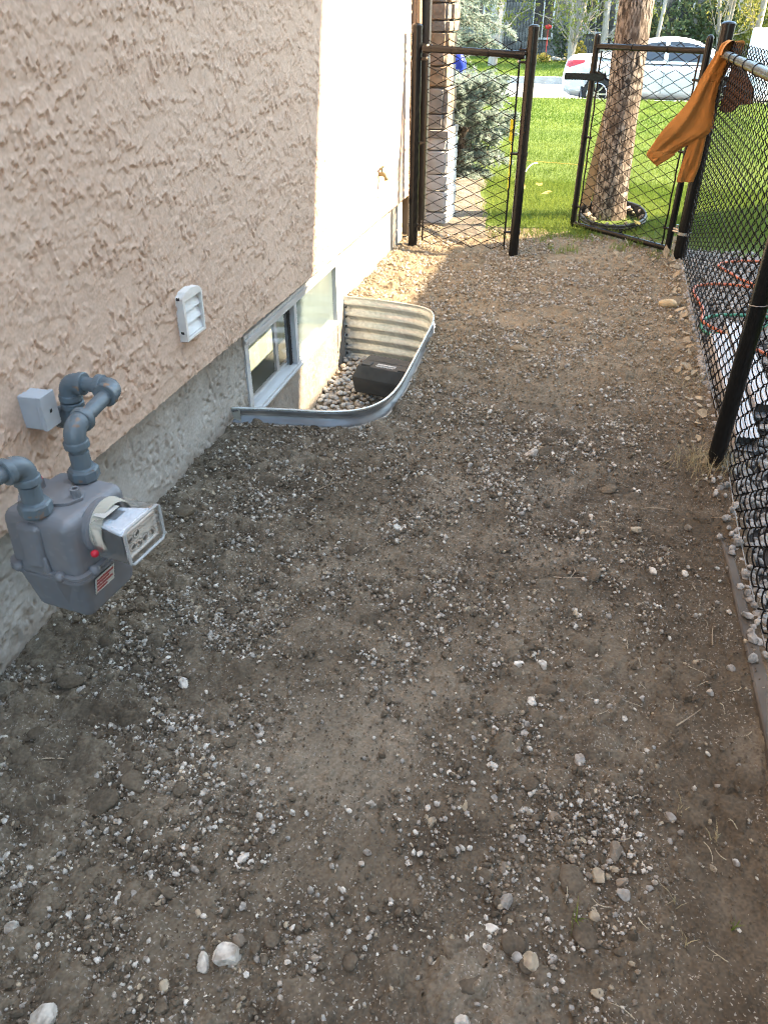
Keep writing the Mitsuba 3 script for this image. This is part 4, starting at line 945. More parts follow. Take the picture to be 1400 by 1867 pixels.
m2 = MB(); m2.add(VA[0][:kc + 1].reshape(-1, 3), gridf(kc + 1, 40)); m2.add(VA[1][:kc + 1].reshape(-1, 3), gridf(kc + 1, 40)[:, ::-1]); obj('shoulder', m2, 'cloth', garm, smooth=True)
obj('back_panel', m, 'cloth_shaded', garm, smooth=True, label='end of the garment hanging behind the mesh with its shade put into a dark brown')
rowsC = [(0.470, 0.97, 0.570, 0.98, 5.475), (0.495, 1.06, 0.590, 1.07, 5.42), (0.508, 1.115, 0.612, 1.125, 5.385), (0.518, 1.165, 0.640, 1.175, 5.34), (0.520, 1.205, 0.650, 1.215, 5.31), (0.530, 1.232, 0.645, 1.240, 5.30), (0.56, 1.238, 0.632, 1.243, 5.31)]
obj('fold', drape(rowsC, 5.35, 0.030, 0.012, 5), 'cloth', garm, smooth=True)

# ------------------------------------------------------------------ tree by the gate
TX, TY = 0.068, 6.60
tree = thing('tree', 'brown barked tree standing behind the open gate inside a black ring', 'tree')
nz, na = 200, 56; zz = np.r_[np.linspace(-0.05, 1.9, 190), np.linspace(1.95, 4.2, 50)]; an = np.linspace(0, 2 * np.pi, na, endpoint=False)
Z, A_ = np.meshgrid(zz, an, indexing='ij')
R0 = 0.130 - 0.008 * Z + 0.012 * np.exp(-np.maximum(Z, 0) / 0.10)
pp = np.stack([np.cos(A_) * 3.2, np.sin(A_) * 3.2, Z * 4.5], -1); R0 = R0 + 0.016 * (meshkit.fbm(pp * np.array([2.2, 2.2, 1.0]), 3, 71) - 0.5) + 0.012 * (meshkit.fbm(pp * np.array([.4, .4, .3]), 2, 72) - 0.5)
lean = -0.020 * Z
obj('trunk', (lambda v: (v.reshape(-1, 3), np.vstack([gridf(nz, na), (lambda i: np.vstack([np.stack([i * na + na - 1, (i + 1) * na + na - 1, (i + 1) * na], 1), np.stack([i * na + na - 1, (i + 1) * na, i * na], 1)]))(np.arange(nz - 1))])))(np.stack([TX + R0 * np.cos(A_) + lean, TY + R0 * np.sin(A_), Z], -1)), 'bark', tree, smooth=True)
def branches(p0, d0, L, r0, depth, out, tips, r_):
    n = 7; p = np.array(p0, float); d = np.array(d0, float); pts = [p.copy()]
    for i in range(n):
        d = d + r_.normal(0, 0.10, 3) + [0, 0, 0.03]; d /= np.linalg.norm(d); p = p + d * L / n; pts.append(p.copy())
    out.append((np.array(pts), np.linspace(r0, r0 * 0.45, n + 1)))
    if depth == 0: tips.extend(pts[2:]); return
    for k in range(3 if depth > 1 else 4):
        i = r_.integers(3, n + 1); dd = d + r_.normal(0, 0.55, 3); dd /= np.linalg.norm(dd); branches(pts[i], dd, L * r_.uniform(0.5, 0.75), r0 * 0.5, depth - 1, out, tips, r_)
def leafcloud(tips, n, size, spread, r_):
    tips = np.array(tips); c = tips[r_.integers(0, len(tips), n)] + r_.normal(0, spread, (n, 3)); q = r_.normal(size=(n, 2, 3)); a = q[:, 0] / np.linalg.norm(q[:, 0], axis=1, keepdims=True); b = np.cross(a, q[:, 1]); b /= np.linalg.norm(b, axis=1, keepdims=True)
    s = (size * r_.uniform(0.6, 1.3, n))[:, None]
    v = np.stack([c - a * s, c + b * s * 0.45, c + a * s, c - b * s * 0.45], 1).reshape(-1, 3)
    return v, (np.array([[0, 1, 2], [0, 2, 3]])[None] + (np.arange(n) * 4)[:, None, None]).reshape(-1, 3)
r_ = np.random.default_rng(5); br, tips = [], []
for k in range(5):
    a = k * 1.256 + 0.3; branches((TX + 0.05, TY, 3.3 + 0.18 * k), (0.45 * math.cos(a), 0.45 * math.sin(a), 1.0), 1.1, 0.05, 2, br, tips, r_)
for k in range(0, len(br), len(br) // 5):
    m = MB()
    for p_, q_ in br[k:k + len(br) // 5]: m.tube(p_, q_, 6, False)
    obj('limb', m, 'bark', tree, smooth=True)
obj('crown', leafcloud(tips, 6000, 0.035, 0.10, r_), 'spring_leaf', tree)
stake = MB(); q = np.array([[-0.175, 6.60, -0.05], [-0.115, 6.585, 0.45], [-0.055, 6.57, 1.0]])
for i in range(2):
    pass
b = trimesh.creation.box((0.075, 0.022, 0.85)); b.apply_transform(trimesh.transformations.rotation_matrix(0.115, [0, 1, 0])); stake.add(b.vertices + [-0.088, 6.60, 0.33], b.faces)
obj('wooden_stake', stake, 'stake_wood', label='tan wooden board leaning against the left side of the trunk', cat='board')
# ring
ring = thing('tree_ring', 'black plastic edging ring around the foot of the tree', 'edging ring')
an = np.linspace(0, 2 * np.pi, 65); RC, RR = np.array([0.105, 6.44]), 0.255
prof = [(RR, -0.05), (RR, 0.075), (RR - 0.006, 0.082), (RR - 0.014, 0.078), (RR - 0.012, -0.05)]
v, f = lathe([(r * 1.0, z) for r, z in prof], 64); v[:, 0] *= 1.0; v[:, 1] *= 1.35; v[:, 2] += 0.02 * (v[:, 1] / RR); obj('wall', (v + [RC[0], RC[1], 0.0], f), 'ring_plastic', ring, smooth=40)
v, f = lathe([(RR + 0.004, 0.050), (RR + 0.007, 0.056), (RR + 0.004, 0.062)], 64); v[:, 1] *= 1.35; v[:, 2] += 0.02 * (v[:, 1] / RR); obj('bead', (v + [RC[0], RC[1], 0.0], f), 'ring_plastic', ring, smooth=40)
rk = rocks(1, 8, 0.2, 0.8, 4)
n = 0
for k in range(34):
    a, q = rng.uniform(0, 6.283), rng.uniform(0.16, 0.235); x, y = RC[0] + q * math.cos(a), RC[1] + q * math.sin(a) * 1.35
    if (x - TX) ** 2 + (y - TY) ** 2 < 0.165 ** 2: continue
    b = rk[k % 8]; s = rng.uniform(0.018, 0.032); v = (b[0] @ rotmats(1)[0].T) * s + [x, y, 0.045 + 0.02 * (y - RC[1]) / RR + rng.uniform(-0.01, 0.012)]
    obj('ring_stone', (v, b[1]), STONES[1 + k % 3], smooth=False, label='stone lying inside the black ring around the tree trunk', cat='stone', group='stones inside the tree ring')

# ------------------------------------------------------------------ blue spruce by the pillar, blue sheet, yellow tag
def spruce(name, base, H, specs, label, seed, needle=0.055, per=260):
    r_ = np.random.default_rng(seed); t = thing(name, label, 'tree'); base = np.array(base, float)
    m = MB(); m.tube([base, base + [0, 0, H * 0.5], base + [0, 0, H]], [0.09, 0.06, 0.015], 10); obj('trunk', m, 'bark', t, smooth=True)
    wood, V, n = MB(), [], 0
    for (z, az, L, droop) in specs:
        d = np.array([math.cos(az), math.sin(az), 0.12]); p = base + [0, 0, z]; pts = [p]
        for i in range(8): p = p + d * L / 8; d = d + [0, 0, -droop / 8]; d /= np.linalg.norm(d); pts.append(p)
        pts = np.array(pts); wood.tube(pts, np.linspace(0.022, 0.004, 9), 5, False); side = np.cross(d, [0, 0, 1.0]); side /= np.linalg.norm(side)
        for k in range(34):
            a = r_.uniform(0.15, 1.0); i = min(int(a * 8), 7); q0 = pts[i] + (pts[i + 1] - pts[i]) * (a * 8 - i); sg = r_.choice([-1, 1]); dd = (pts[i + 1] - pts[i]); dd = dd / np.linalg.norm(dd) * 0.8 + side * sg * r_.uniform(0.4, 1.0) + [0, 0, r_.normal(-0.15, 0.25)]; dd /= np.linalg.norm(dd)
            l = L * 0.30 * (1.2 - a) + 0.10; wood.tube([q0, q0 + dd * l], [0.006, 0.002], 3, False); u = r_.uniform(0, 1, per // 10); V.append((np.repeat((q0)[None], len(u), 0) + dd * (u * l)[:, None], np.repeat(dd[None], len(u), 0)))
    obj('branch', wood, 'bark', t, smooth=True)
    c = np.vstack([a for a, _ in V]); dd = np.vstack([b for _, b in V]); c = np.repeat(c, 4, 0); dd = np.repeat(dd, 4, 0); k = len(c)
    nd = dd * 0.7 + r_.normal(0, 0.75, (k, 3)); nd /= np.linalg.norm(nd, axis=1, keepdims=True); sd = np.cross(nd, r_.normal(size=(k, 3))); sd /= np.linalg.norm(sd, axis=1, keepdims=True)
    L = (needle * r_.uniform(0.6, 1.2, k))[:, None]; w = 0.0075
    v = np.stack([c - sd * w, c + sd * w, c + nd * L], 1).reshape(-1, 3)
    obj('crown', (v, np.arange(3 * k).reshape(-1, 3)), 'spruce', t)
    return t
r_ = np.random.default_rng(77)
specs = [(z, az, L, dr_) for z in np.arange(0.35, 4.2, 0.22) for az, L, dr_ in [(r_.uniform(0, 6.28), r_.uniform(0.75, 1.25) * max(0.35, 1.15 - z * 0.2), r_.uniform(0.2, 0.8)) for _ in range(8)]]
spruce('blue_spruce', (-2.35, 10.3, -0.1), 4.8, specs, 'tall blue green spruce whose branches hang over the lawn behind the pillar', 31, per=110)
r_ = np.random.default_rng(78)
specs = [(z, az, L, dr_) for z in np.arange(0.06, 0.95, 0.16) for az, L, dr_ in [(r_.uniform(0, 6.28), r_.uniform(0.38, 0.60) * (1.05 - 0.5 * z), r_.uniform(0.1, 0.5)) for _ in range(9)]]
spruce('spruce_bush', (-1.42, 8.40, -0.03), 0.9, specs, 'low silvery spruce bush growing in the bed right behind the stone pillar', 32, needle=0.045, per=120)
m = MB(); s_ = trimesh.creation.icosphere(3, 1.0); v = s_.vertices * (1 + 0.5 * (meshkit.fbm(s_.vertices * 2.5, 3, 3)[:, None] - 0.5)) * [0.10, 0.05, 0.17]; m.add(v + [-1.70, 9.25, 0.86], s_.faces)
obj('blue_sheet', m, 'blue_sheet', smooth=30, label='crumpled bright blue sheet caught in the spruce beside the pillar', cat='sheet')
m = MB(); m.box((-0.853, 7.52, 0.495), (0.022, 0.004, 0.085), 0.1); m.tube([[-0.853, 7.53, -0.05], [-0.853, 7.53, 0.5]], 0.003, 5); obj('yellow_marker', m, 'yellow_tag', label='small upright yellow marker on a wire in front of the spruce', cat='marker')
m = MB(); t = np.linspace(0, 1, 14); m.tube(np.c_[-0.70 - 0.09 * np.sin(t * 2.4), 8.75 - 1.1 * t, 0.05 + 0.02 * np.sin(t * 9)], 0.006, 5); obj('white_cord', m, 'white_string', smooth=True, label='short curl of white cord lying in the grass', cat='cord')
m = MB(); t = np.linspace(0, 1, 8); m.tube(np.c_[-0.82 + 0.62 * t, 8.72 - 0.12 * t, 0.075 + 0 * t], 0.0035, 5); obj('yellow_string', m, 'yellow_string', label='thin yellow string stretched across the lawn', cat='string')

# ------------------------------------------------------------------ the parked car
car = thing('parked_car', 'white sedan parked along the street behind the tree trunk', 'car')
CX0, CYS, CZ0 = -1.235, 19.60, -0.475
def carmap(v):   # car local: x forward from the rear bumper, y from the near side, z up from the road
    return np.asarray(v, float) + [CX0, CYS, CZ0]
def cprof(xs, table): return np.interp(xs, [a for a, _ in table], [b for _, b in table])
CW = 1.80
xs = np.r_[np.linspace(0, 0.25, 10), np.linspace(0.3, 4.3, 60), np.linspace(4.33, 4.55, 10)]
top = [(0.0, 0.72), (0.04, 0.95), (0.12, 1.02), (0.30, 1.055), (0.75, 1.06), (1.0, 1.03), (1.5, 0.955), (3.0, 0.935), (3.35, 0.93), (4.0, 0.88), (4.35, 0.78), (4.50, 0.66), (4.55, 0.5)]
bot = [(0.0, 0.45), (0.05, 0.34), (0.2, 0.26), (0.5, 0.22), (4.0, 0.21), (4.4, 0.24), (4.55, 0.35)]
wid = [(0.0, 0.62), (0.06, 0.74), (0.2, 0.83), (0.5, 0.885), (1.2, 0.90), (3.4, 0.90), (4.0, 0.86), (4.3, 0.78), (4.45, 0.66), (4.55, 0.45)]
ht, hb, hw = cprof(xs, top), cprof(xs, bot), cprof(xs, wid)
an = np.linspace(0, 2 * np.pi, 56, endpoint=False)
V = []
for x, a, b, w in zip(xs, ht, hb, hw):
    c, s = np.cos(an), np.sin(an); e = 0.42
    y = w * np.sign(c) * np.abs(c) ** e; z = (a + b) / 2 + (a - b) / 2 * np.sign(s) * np.abs(s) ** e
    y = y * (1 - 0.06 * np.clip((z - 0.75) / 0.4, 0, 1) - 0.05 * np.clip((0.4 - z) / 0.2, 0, 1)); y += 0.012 * np.exp(-((z - 0.82) / 0.03) ** 2) * np.sign(c)
    V.append(np.stack([0 * y + x, CW / 2 + y, z], 1))
V = np.array(V); nv = len(an); i, j = np.meshgrid(np.arange(len(xs) - 1), np.arange(nv), indexing='ij')
f = np.stack([i * nv + j, i * nv + (j + 1) % nv, (i + 1) * nv + (j + 1) % nv, (i + 1) * nv + j], -1).reshape(-1, 4); f = np.vstack([f[:, [0, 1, 2]], f[:, [0, 2, 3]]])
v = V.reshape(-1, 3)
bm = trimesh.Trimesh(v, f, process=False)
cen = v[f].mean(1)
wh = [(0.80, 0.33), (3.50, 0.33)]
cut = np.zeros(len(f), bool)
for wx, wz_ in wh: cut |= (np.hypot(cen[:, 0] - wx, cen[:, 2] - wz_) < 0.385) & (np.abs(cen[:, 1] - CW / 2) > 0.5)
obj('body', (carmap(v), f[~cut]), 'car_paint', car, smooth=45)
m = MB()
for wx, wz_ in wh:
    for ys_ in (0.05, CW - 0.05):
        t = np.linspace(-0.35, math.pi + 0.35, 24); sgn = 1 if ys_ < 1 else -1
        a = np.stack([wx + 0.385 * np.cos(t), 0 * t + ys_, wz_ + 0.385 * np.sin(t)], 1); b = a + [0, 0.35 * sgn, 0]; m.add(carmap(np.stack([a, b], 1).reshape(-1, 3)), gridf(24, 2))
obj('wheel_arch', m, 'tyre', car)
# greenhouse
gx = np.array([0.72, 1.30, 1.75, 2.2, 2.6, 3.02, 3.55]); gt = np.array([1.03, 1.25, 1.355, 1.395, 1.365, 1.23, 0.95]); gw = np.array([0.74, 0.66, 0.62, 0.61, 0.61, 0.65, 0.76])
gxs = np.linspace(0.72, 3.55, 60); gts = CubicSpline(gx, gt)(gxs); gws = CubicSpline(gx, gw)(gxs)
V = []
for x, a, w in zip(gxs, gts, gws):
    belt = cprof([x], top)[0] - 0.03; a = max(a, belt + 0.012); k = (a - belt) / 0.40
    w0 = 0.80
    V.append([(x, CW / 2 - w0, belt), (x, CW / 2 - w0 * (1 - 0.06 * k) , belt + 0.30 * (a - belt)), (x, CW / 2 - w0 * (1 - 0.20 * k), belt + 0.86 * (a - belt)), (x, CW / 2 - w0 * (1 - 0.27 * k), belt + 0.955 * (a - belt)), (x, CW / 2 - 0.40, a - 0.004), (x, CW / 2, a),
              (x, CW / 2 + 0.40, a - 0.004), (x, CW / 2 + w0 * (1 - 0.27 * k), belt + 0.955 * (a - belt)), (x, CW / 2 + w0 * (1 - 0.20 * k), belt + 0.86 * (a - belt)), (x, CW / 2 + w0 * (1 - 0.06 * k), belt + 0.30 * (a - belt)), (x, CW / 2 + w0, belt)])
V = np.array(V); obj('roof', (carmap(V.reshape(-1, 3)), gridf(V.shape[0], V.shape[1])), 'car_paint', car, smooth=40)
def sidepoint(x, k):
    a = np.interp(x, gxs, gts); belt = cprof([x], top)[0] - 0.03; a = max(a, belt + 0.012); h = (a - belt) / 0.40; w0 = 0.80
    return (x, CW / 2 - w0 * (1 - np.interp(k, [0, 0.30, 0.86, 0.955], [0, 0.06 * h, 0.20 * h, 0.27 * h])) - 0.006, belt + k * (a - belt))
for nm, x0, x1, x2, x3 in (('side_window', 1.42, 2.10, 1.62, 2.10), ('side_window', 2.19, 3.26, 2.19, 2.80)):
    a = np.linspace(0, 1, 12); P = []
    for k in np.linspace(0.12, 0.84, 6):
        w = (k - 0.12) / 0.72; P.append([sidepoint((x0 + (x2 - x0) * w) * (1 - q) + (x1 + (x3 - x1) * w) * q, k) for q in a])
    obj(nm, (carmap(np.array(P).reshape(-1, 3)), gridf(6, 12)), 'dark_glass', car, smooth=True)
for x0, x1, nm in ((2.84, 3.48, 'windscreen'), (0.82, 1.5, 'rear_window')):
    P = [[(x, CW / 2 + q, np.interp(x, gxs, gts) + 0.005 - 0.004 * (abs(q) / 0.5)) for q in np.linspace(-0.55, 0.55, 6)] for x in np.linspace(x0, x1, 8)]
    obj(nm, (carmap(np.array(P).reshape(-1, 3)), gridf(8, 6)), 'dark_glass', car, smooth=True)
for wx, wz_ in wh:
    for ys_, sg in ((0.02, -1), (CW - 0.02, 1)):
        v, f = lathe([(0.20, -0.09), (0.30, -0.10), (0.325, -0.07), (0.325, 0.07), (0.30, 0.10), (0.215, 0.095)], 36); q = np.stack([v[:, 0], v[:, 2], v[:, 1]], 1); wk = obj('wheel', (carmap(q + [wx, ys_ + 0.10 * -sg, wz_]), f), 'tyre', car, smooth=40)
        m = MB(); v, f = lathe([(0.0, 0.0), (0.05, 0.004), (0.05, -0.01)], 20); m.add(np.stack([v[:, 0], sg * v[:, 2], v[:, 1]], 1), f); v, f = lathe([(0.195, -0.02), (0.205, 0.01), (0.22, 0.0)], 36); m.add(np.stack([v[:, 0], sg * v[:, 2], v[:, 1]], 1), f)
        for k in range(7):
            a = k * 2 * math.pi / 7; b = trimesh.creation.box((0.165, 0.012, 0.034)); b.apply_translation([0.115, 0, 0]); b.apply_transform(trimesh.transformations.rotation_matrix(a, [0, 1, 0])); m.add(b.vertices, b.faces)
        m.v = [carmap(a + [wx, ys_ + 0.008 * sg, wz_]) for a in m.v]; obj('rim', m, 'alloy', wk)
        v, f = lathe([(0.0, 0.0), (0.21, 0.0)], 24); obj('hub', (carmap(np.stack([v[:, 0], v[:, 2], v[:, 1]], 1) + [wx, ys_ + 0.05 * -sg, wz_]), f), 'tyre', wk)
def onside(x, z, o):
    w = np.interp(x, xs, hw); a, b = np.interp(x, xs, ht), np.interp(x, xs, hb); s = np.clip((z - (a + b) / 2) / ((a - b) / 2), -1, 1); sn = np.sign(s) * np.abs(s) ** (1 / 0.42); c = max(1 - sn * sn, 0) ** 0.5
    y = w * c ** 0.42 * (1 - 0.06 * np.clip((z - 0.75) / 0.4, 0, 1)); return (x, CW / 2 - y - o, z)
P = []
for q in np.linspace(0, 1, 14):
    x = 0.02 + 0.44 * q; P.append([onside(x, 0.79 + 0.14 * q + (0.95 + 0.035 * q - 0.79 - 0.14 * q) * k, 0.006) for k in np.linspace(0, 1, 6)])
obj('tail_light', (carmap(np.array(P).reshape(-1, 3)), gridf(14, 6)), 'tail_red', car, smooth=True)
for x0 in (2.14, 3.10, 1.36):
    P = [onside(x0 + (0.05 if z < 0.5 and x0 < 1.5 else 0), z, 0.002) for z in np.linspace(0.36, 0.95, 16)]; m = MB(); m.tube(carmap(P), 0.004, 4); obj('door_seam', m, 'dark_trim', car)
for x0 in (1.62, 2.72):
    P = [onside(x, 0.87, 0.012) for x in np.linspace(x0 - 0.36 + 0.3, x0 + 0.10 + 0.02, 5)]; m = MB(); m.tube(carmap(P), 0.013, 6); obj('door_handle', m, 'car_paint', car)
m = MB(); m.tube(carmap([onside(x, 0.235, -0.02) for x in np.linspace(0.95, 3.3, 12)]), 0.03, 6); obj('sill', m, 'dark_trim', car)  # dark strip stands in for the shadow under the car
m = MB(); m.tm(rbox((3.12, -0.06, 0.99), (0.07, 0.09, 0.055), 0.04)); m.v = [carmap(a) for a in m.v]; obj('mirror', m, 'car_paint', car, smooth=40)

# ------------------------------------------------------------------ across the street
fh = thing('house', 'dark grey stone house with iron railing across the street', 'house')
FY = 34.6
m = MB(); m.box((-4.0, FY + 4, 2.7), (7.0, 4, 3.0)); obj('wall', m, 'house_stone', fh)
m = MB(); m.add([[-11.6, FY - 0.6, 5.7], [3.6, FY - 0.6, 5.7], [3.6, FY + 8.6, 5.7], [-11.6, FY + 8.6, 5.7], [-8, FY + 4, 8.6], [0, FY + 4, 8.6]], [[0, 1, 5, 4], [2, 3, 4, 5], [1, 2, 5, 5], [3, 0, 4, 4]]); obj('roof', m, 'roof_shingle', fh)
for x0, x1, z0, z1 in ((-3.45, -2.75, 0.55, 2.4), (-1.55, -0.75, 0.75, 2.2), (-6.4, -5.4, 0.9, 2.4), (1.2, 2.2, 0.9, 2.4)):
    m = MB(); m.box(((x0 + x1) / 2, FY - 0.03, (z0 + z1) / 2), ((x1 - x0) / 2, 0.05, (z1 - z0) / 2)); wk = obj('window', m, 'dark_glass', fh)
    m = MB()
    for a, b, c, d in ((x0 - 0.06, x0, z0, z1), (x1, x1 + 0.06, z0, z1), (x0 - 0.06, x1 + 0.06, z0 - 0.07, z0), (x0 - 0.06, x1 + 0.06, z1, z1 + 0.07), ((x0 + x1) / 2 - 0.02, (x0 + x1) / 2 + 0.02, z0, z1)): m.box(((a + b) / 2, FY - 0.06, (c + d) / 2), ((b - a) / 2, 0.07, (d - c) / 2))
    obj('frame', m, 'white_trim', wk)
for x in (-4.72, -0.25):
    m = MB()
    for k in range(10): m.box((x + 0.02 * math.sin(k * 5), FY - 0.8, 0.05 + 0.3 * k), (0.24, 0.24, 0.145))
    obj('column', m, 'house_column', fh)
m = MB()
for x in np.arange(-4.4, -2.95, 0.11): m.tube([[x, FY - 1.0, -0.1], [x, FY - 1.0, 1.75]], 0.012, 5)
m.box((-3.7, FY - 1.0, 1.7), (0.75, 0.015, 0.02)); m.box((-3.7, FY - 1.0, 0.1), (0.75, 0.015, 0.02)); obj('railing', m, 'iron', fh)
ig = thing('iron_fence', 'dark iron picket fence behind the parked car', 'fence')
m = MB()
for x in np.arange(-2.2, 0.6, 0.12): m.tube([[x, 33.3, -0.12], [x, 33.3, 1.02]], 0.013, 5)
obj('pickets', m, 'iron', ig, kind='stuff')
m = MB(); m.box((-0.8, 33.3, 0.92), (1.4, 0.02, 0.02)); m.box((-0.8, 33.3, 0.05), (1.4, 0.02, 0.02)); obj('rail', m, 'iron', ig)
m = MB(); m.tm(trimesh.creation.icosphere(0, 0.085)); m.v[-1] = m.v[-1] * [1.5, 0.5, 1] + [-2.72, 32.6, 0.92]; m.tube([[-2.72, 32.6, 0.92], [-2.72, 32.6, -0.1]], 0.012, 5); obj('red_marker', m, 'red_thing', smooth=True, label='small red marker on a thin stake in the far garden', cat='lantern')  # plain red object, kind unknown
# garden rocks and shrubs in front of the far house
frk = rocks(1, 6, 0.2, 0.7, 9)
for k in range(16):
    x = -3.1 + 2.4 * k / 15 + rng.uniform(-0.06, 0.06); b = frk[k % 6]; s = rng.uniform(0.09, 0.16)
    obj('garden_rock', (b[0] * s + [x, 32.3 + rng.uniform(-0.2, 0.3), -0.06], b[1]), STONES[k % 2], smooth=False, label='pale rock edging the flower bed of the far house', cat='rock', group='rocks edging the far flower bed')
def shrub(name, c, rad, n, size, mt, label, seed, cat='shrub'):
    r_ = np.random.default_rng(seed); t = thing(name, label, cat); m = MB(); tips = []
    for k in range(9):
        d = r_.normal(size=3) * [1, 1, 0.5]; d[2] = abs(d[2]) + 0.7; d /= np.linalg.norm(d); e = np.asarray(c) + d * np.asarray(rad) * 0.9; m.tube([c, (np.asarray(c) + e) / 2, e], [0.015, 0.01, 0.004], 4, False); tips += [(np.asarray(c) * 0.4 + e * 0.6), e, e]
    obj('stem', m, 'bark', t, smooth=True); q = r_.normal(size=(400, 3)); q /= np.linalg.norm(q, axis=1, keepdims=True); q = np.asarray(c) + [0, 0, rad[2] * 0.5] + q * rad * (r_.uniform(0.3, 1, (400, 1))) * [1, 1, 0.8]
    obj('foliage', leafcloud(q[q[:, 2] > c[2] - 0.02], n, size, 0.05 * rad[0], r_), mt, t)
shrub('shrub', (-1.62, 32.0, -0.1), (0.42, 0.35, 0.50), 900, 0.055, 'willow_leaf', 'bright yellow green shrub left of the parked car in the far garden', 1)
shrub('shrub', (-2.75, 31.9, -0.12), (0.28, 0.25, 0.22), 400, 0.045, 'willow_leaf', 'small low yellow green plant in the far flower bed', 2)
shrub('shrub', (-2.3, 33.6, -0.1), (0.5, 0.4, 1.1), 900, 0.055, 'conifer', 'dark green upright shrub by the far house wall', 3)
shrub('shrub', (2.55, 33.0, -0.1), (1.3, 1.0, 1.9), 3000, 0.085, 'conifer', 'dark evergreen bush above the roof of the parked car', 4)
def bgtree(name, base, stems, H, label, seed, bark='pale_bark', leaf=None, nleaf=0, r0=0.09, sz=0.06, droop=False):
    r_ = np.random.default_rng(seed); t = thing(name, label, 'tree'); base = np.asarray(base, float); br, tips = [], []
    tr = MB()
    for k in range(stems):
        a = r_.uniform(0, 6.28); d = np.array([0.16 * math.cos(a), 0.16 * math.sin(a), 1.0]) if stems > 1 else np.array([0.02, 0, 1.0]); p = base.copy(); pts = [p.copy()]
        for i in range(8): d = d + np.r_[r_.normal(0, 0.03, 2), 0]; p = p + d / np.linalg.norm(d) * H / 8; pts.append(p.copy())
        tr.tube(pts, np.linspace(r0, r0 * 0.35, 9), 8, False)
        for k2 in range(9):
            i = r_.integers(1, 8); dd = np.r_[r_.normal(0, 0.8, 2), 0.25 if droop else 0.5]; dd /= np.linalg.norm(dd); branches(pts[i], dd, H * 0.22, r0 * 0.3, 1, br, tips, r_)
    obj('trunk', tr, bark, t, smooth=True)
    m = MB()
    for p_, q_ in br: m.tube(p_, q_, 4, False)
    obj('limb', m, bark, t, smooth=True, kind='stuff')
    if nleaf: obj('crown', leafcloud(tips, nleaf, sz, 0.16, r_), leaf, t)
    return t
bgtree('tree', (-1.75, 31.2, -0.15), 5, 5.0, 'multi stemmed grey tree above the yellow shrub across the street', 11, leaf='spring_leaf', nleaf=2500)
bgtree('tree', (-4.35, 30.5, -0.2), 1, 6.0, 'pale single trunk tree in front of the stone column across the street', 12, leaf='spring_leaf', nleaf=2500, r0=0.16)
bgtree('tree', (-0.62, 31.0, -0.15), 1, 6.0, 'white barked slim tree left of the big trunk across the street', 13, r0=0.12, leaf='spring_leaf', nleaf=1200)
bgtree('tree', (3.2, 32.2, -0.12), 3, 6.0, 'bare slender trees right of the car roof across the street', 14, r0=0.07, leaf='willow_leaf', nleaf=1200)
bgtree('tree', (1.0, 31.0, -0.12), 1, 6.0, 'thin birch just right of the big trunk across the street', 16, r0=0.07, leaf='spring_leaf', nleaf=2500)
bgtree('tree', (5.0, 29.6, -0.2), 2, 5.5, 'willow with fresh yellow leaves in the upper right', 15, r0=0.10, leaf='willow_leaf', nleaf=9000, droop=True, sz=0.07)
bgtree('tree', (4.1, 31.5, -0.15), 1, 6.0, 'grey trunked tree between the bare trees and the willow', 19, r0=0.12, leaf='willow_leaf', nleaf=2500)
shrub('shrub', (4.6, 33.4, -0.1), (2.2, 1.0, 2.2), 3500, 0.09, 'spring_leaf', 'light green bushes behind the white box beyond the fence', 5)
shrub('shrub', (0.6, 34.0, -0.1), (1.0, 0.6, 1.6), 1500, 0.08, 'conifer', 'dark green bush right behind the tree trunk across the street', 6)
shrub('shrub', (8.5, 34.0, -0.1), (3.0, 1.0, 2.6), 3500, 0.10, 'conifer', 'tall dark hedge at the right end of the far garden', 7)
fh2 = thing('house', 'beige sided house far behind the willow', 'house')
m = MB(); m.box((9.5, 42, 2.6), (5.5, 4, 2.9)); obj('wall', m, 'siding', fh2)
m = MB(); m.add([[3.6, 37.5, 5.5], [15.4, 37.5, 5.5], [15.4, 46.5, 5.5], [3.6, 46.5, 5.5], [6, 42, 8.0], [13, 42, 8.0]], [[0, 1, 5, 4], [2, 3, 4, 5], [1, 2, 5, 5], [3, 0, 4, 4]]); obj('roof', m, 'roof_shingle', fh2)
for x in (6.2, 8.6, 11.0): m = MB(); m.box((x, 37.97, 1.6), (0.6, 0.05, 0.7)); obj('window', m, 'dark_glass', fh2)
tl = thing('trailer', 'white boxy trailer on the street at the right edge of the view', 'trailer')
m = MB(); m.tm(rbox((3.87, 24.0, 0.30), (0.62, 1.6, 0.72), 0.04)); obj('box', m, 'trailer_white', tl, smooth=40)
for x in (3.3, 4.44):
    v, f = lathe([(0.1, -0.08), (0.24, -0.08), (0.26, 0.0), (0.24, 0.08), (0.1, 0.08)], 24); obj('wheel', (np.stack([v[:, 2], v[:, 0], v[:, 1]], 1) + [x, 24.2, -0.215], f), 'tyre', tl, smooth=40)

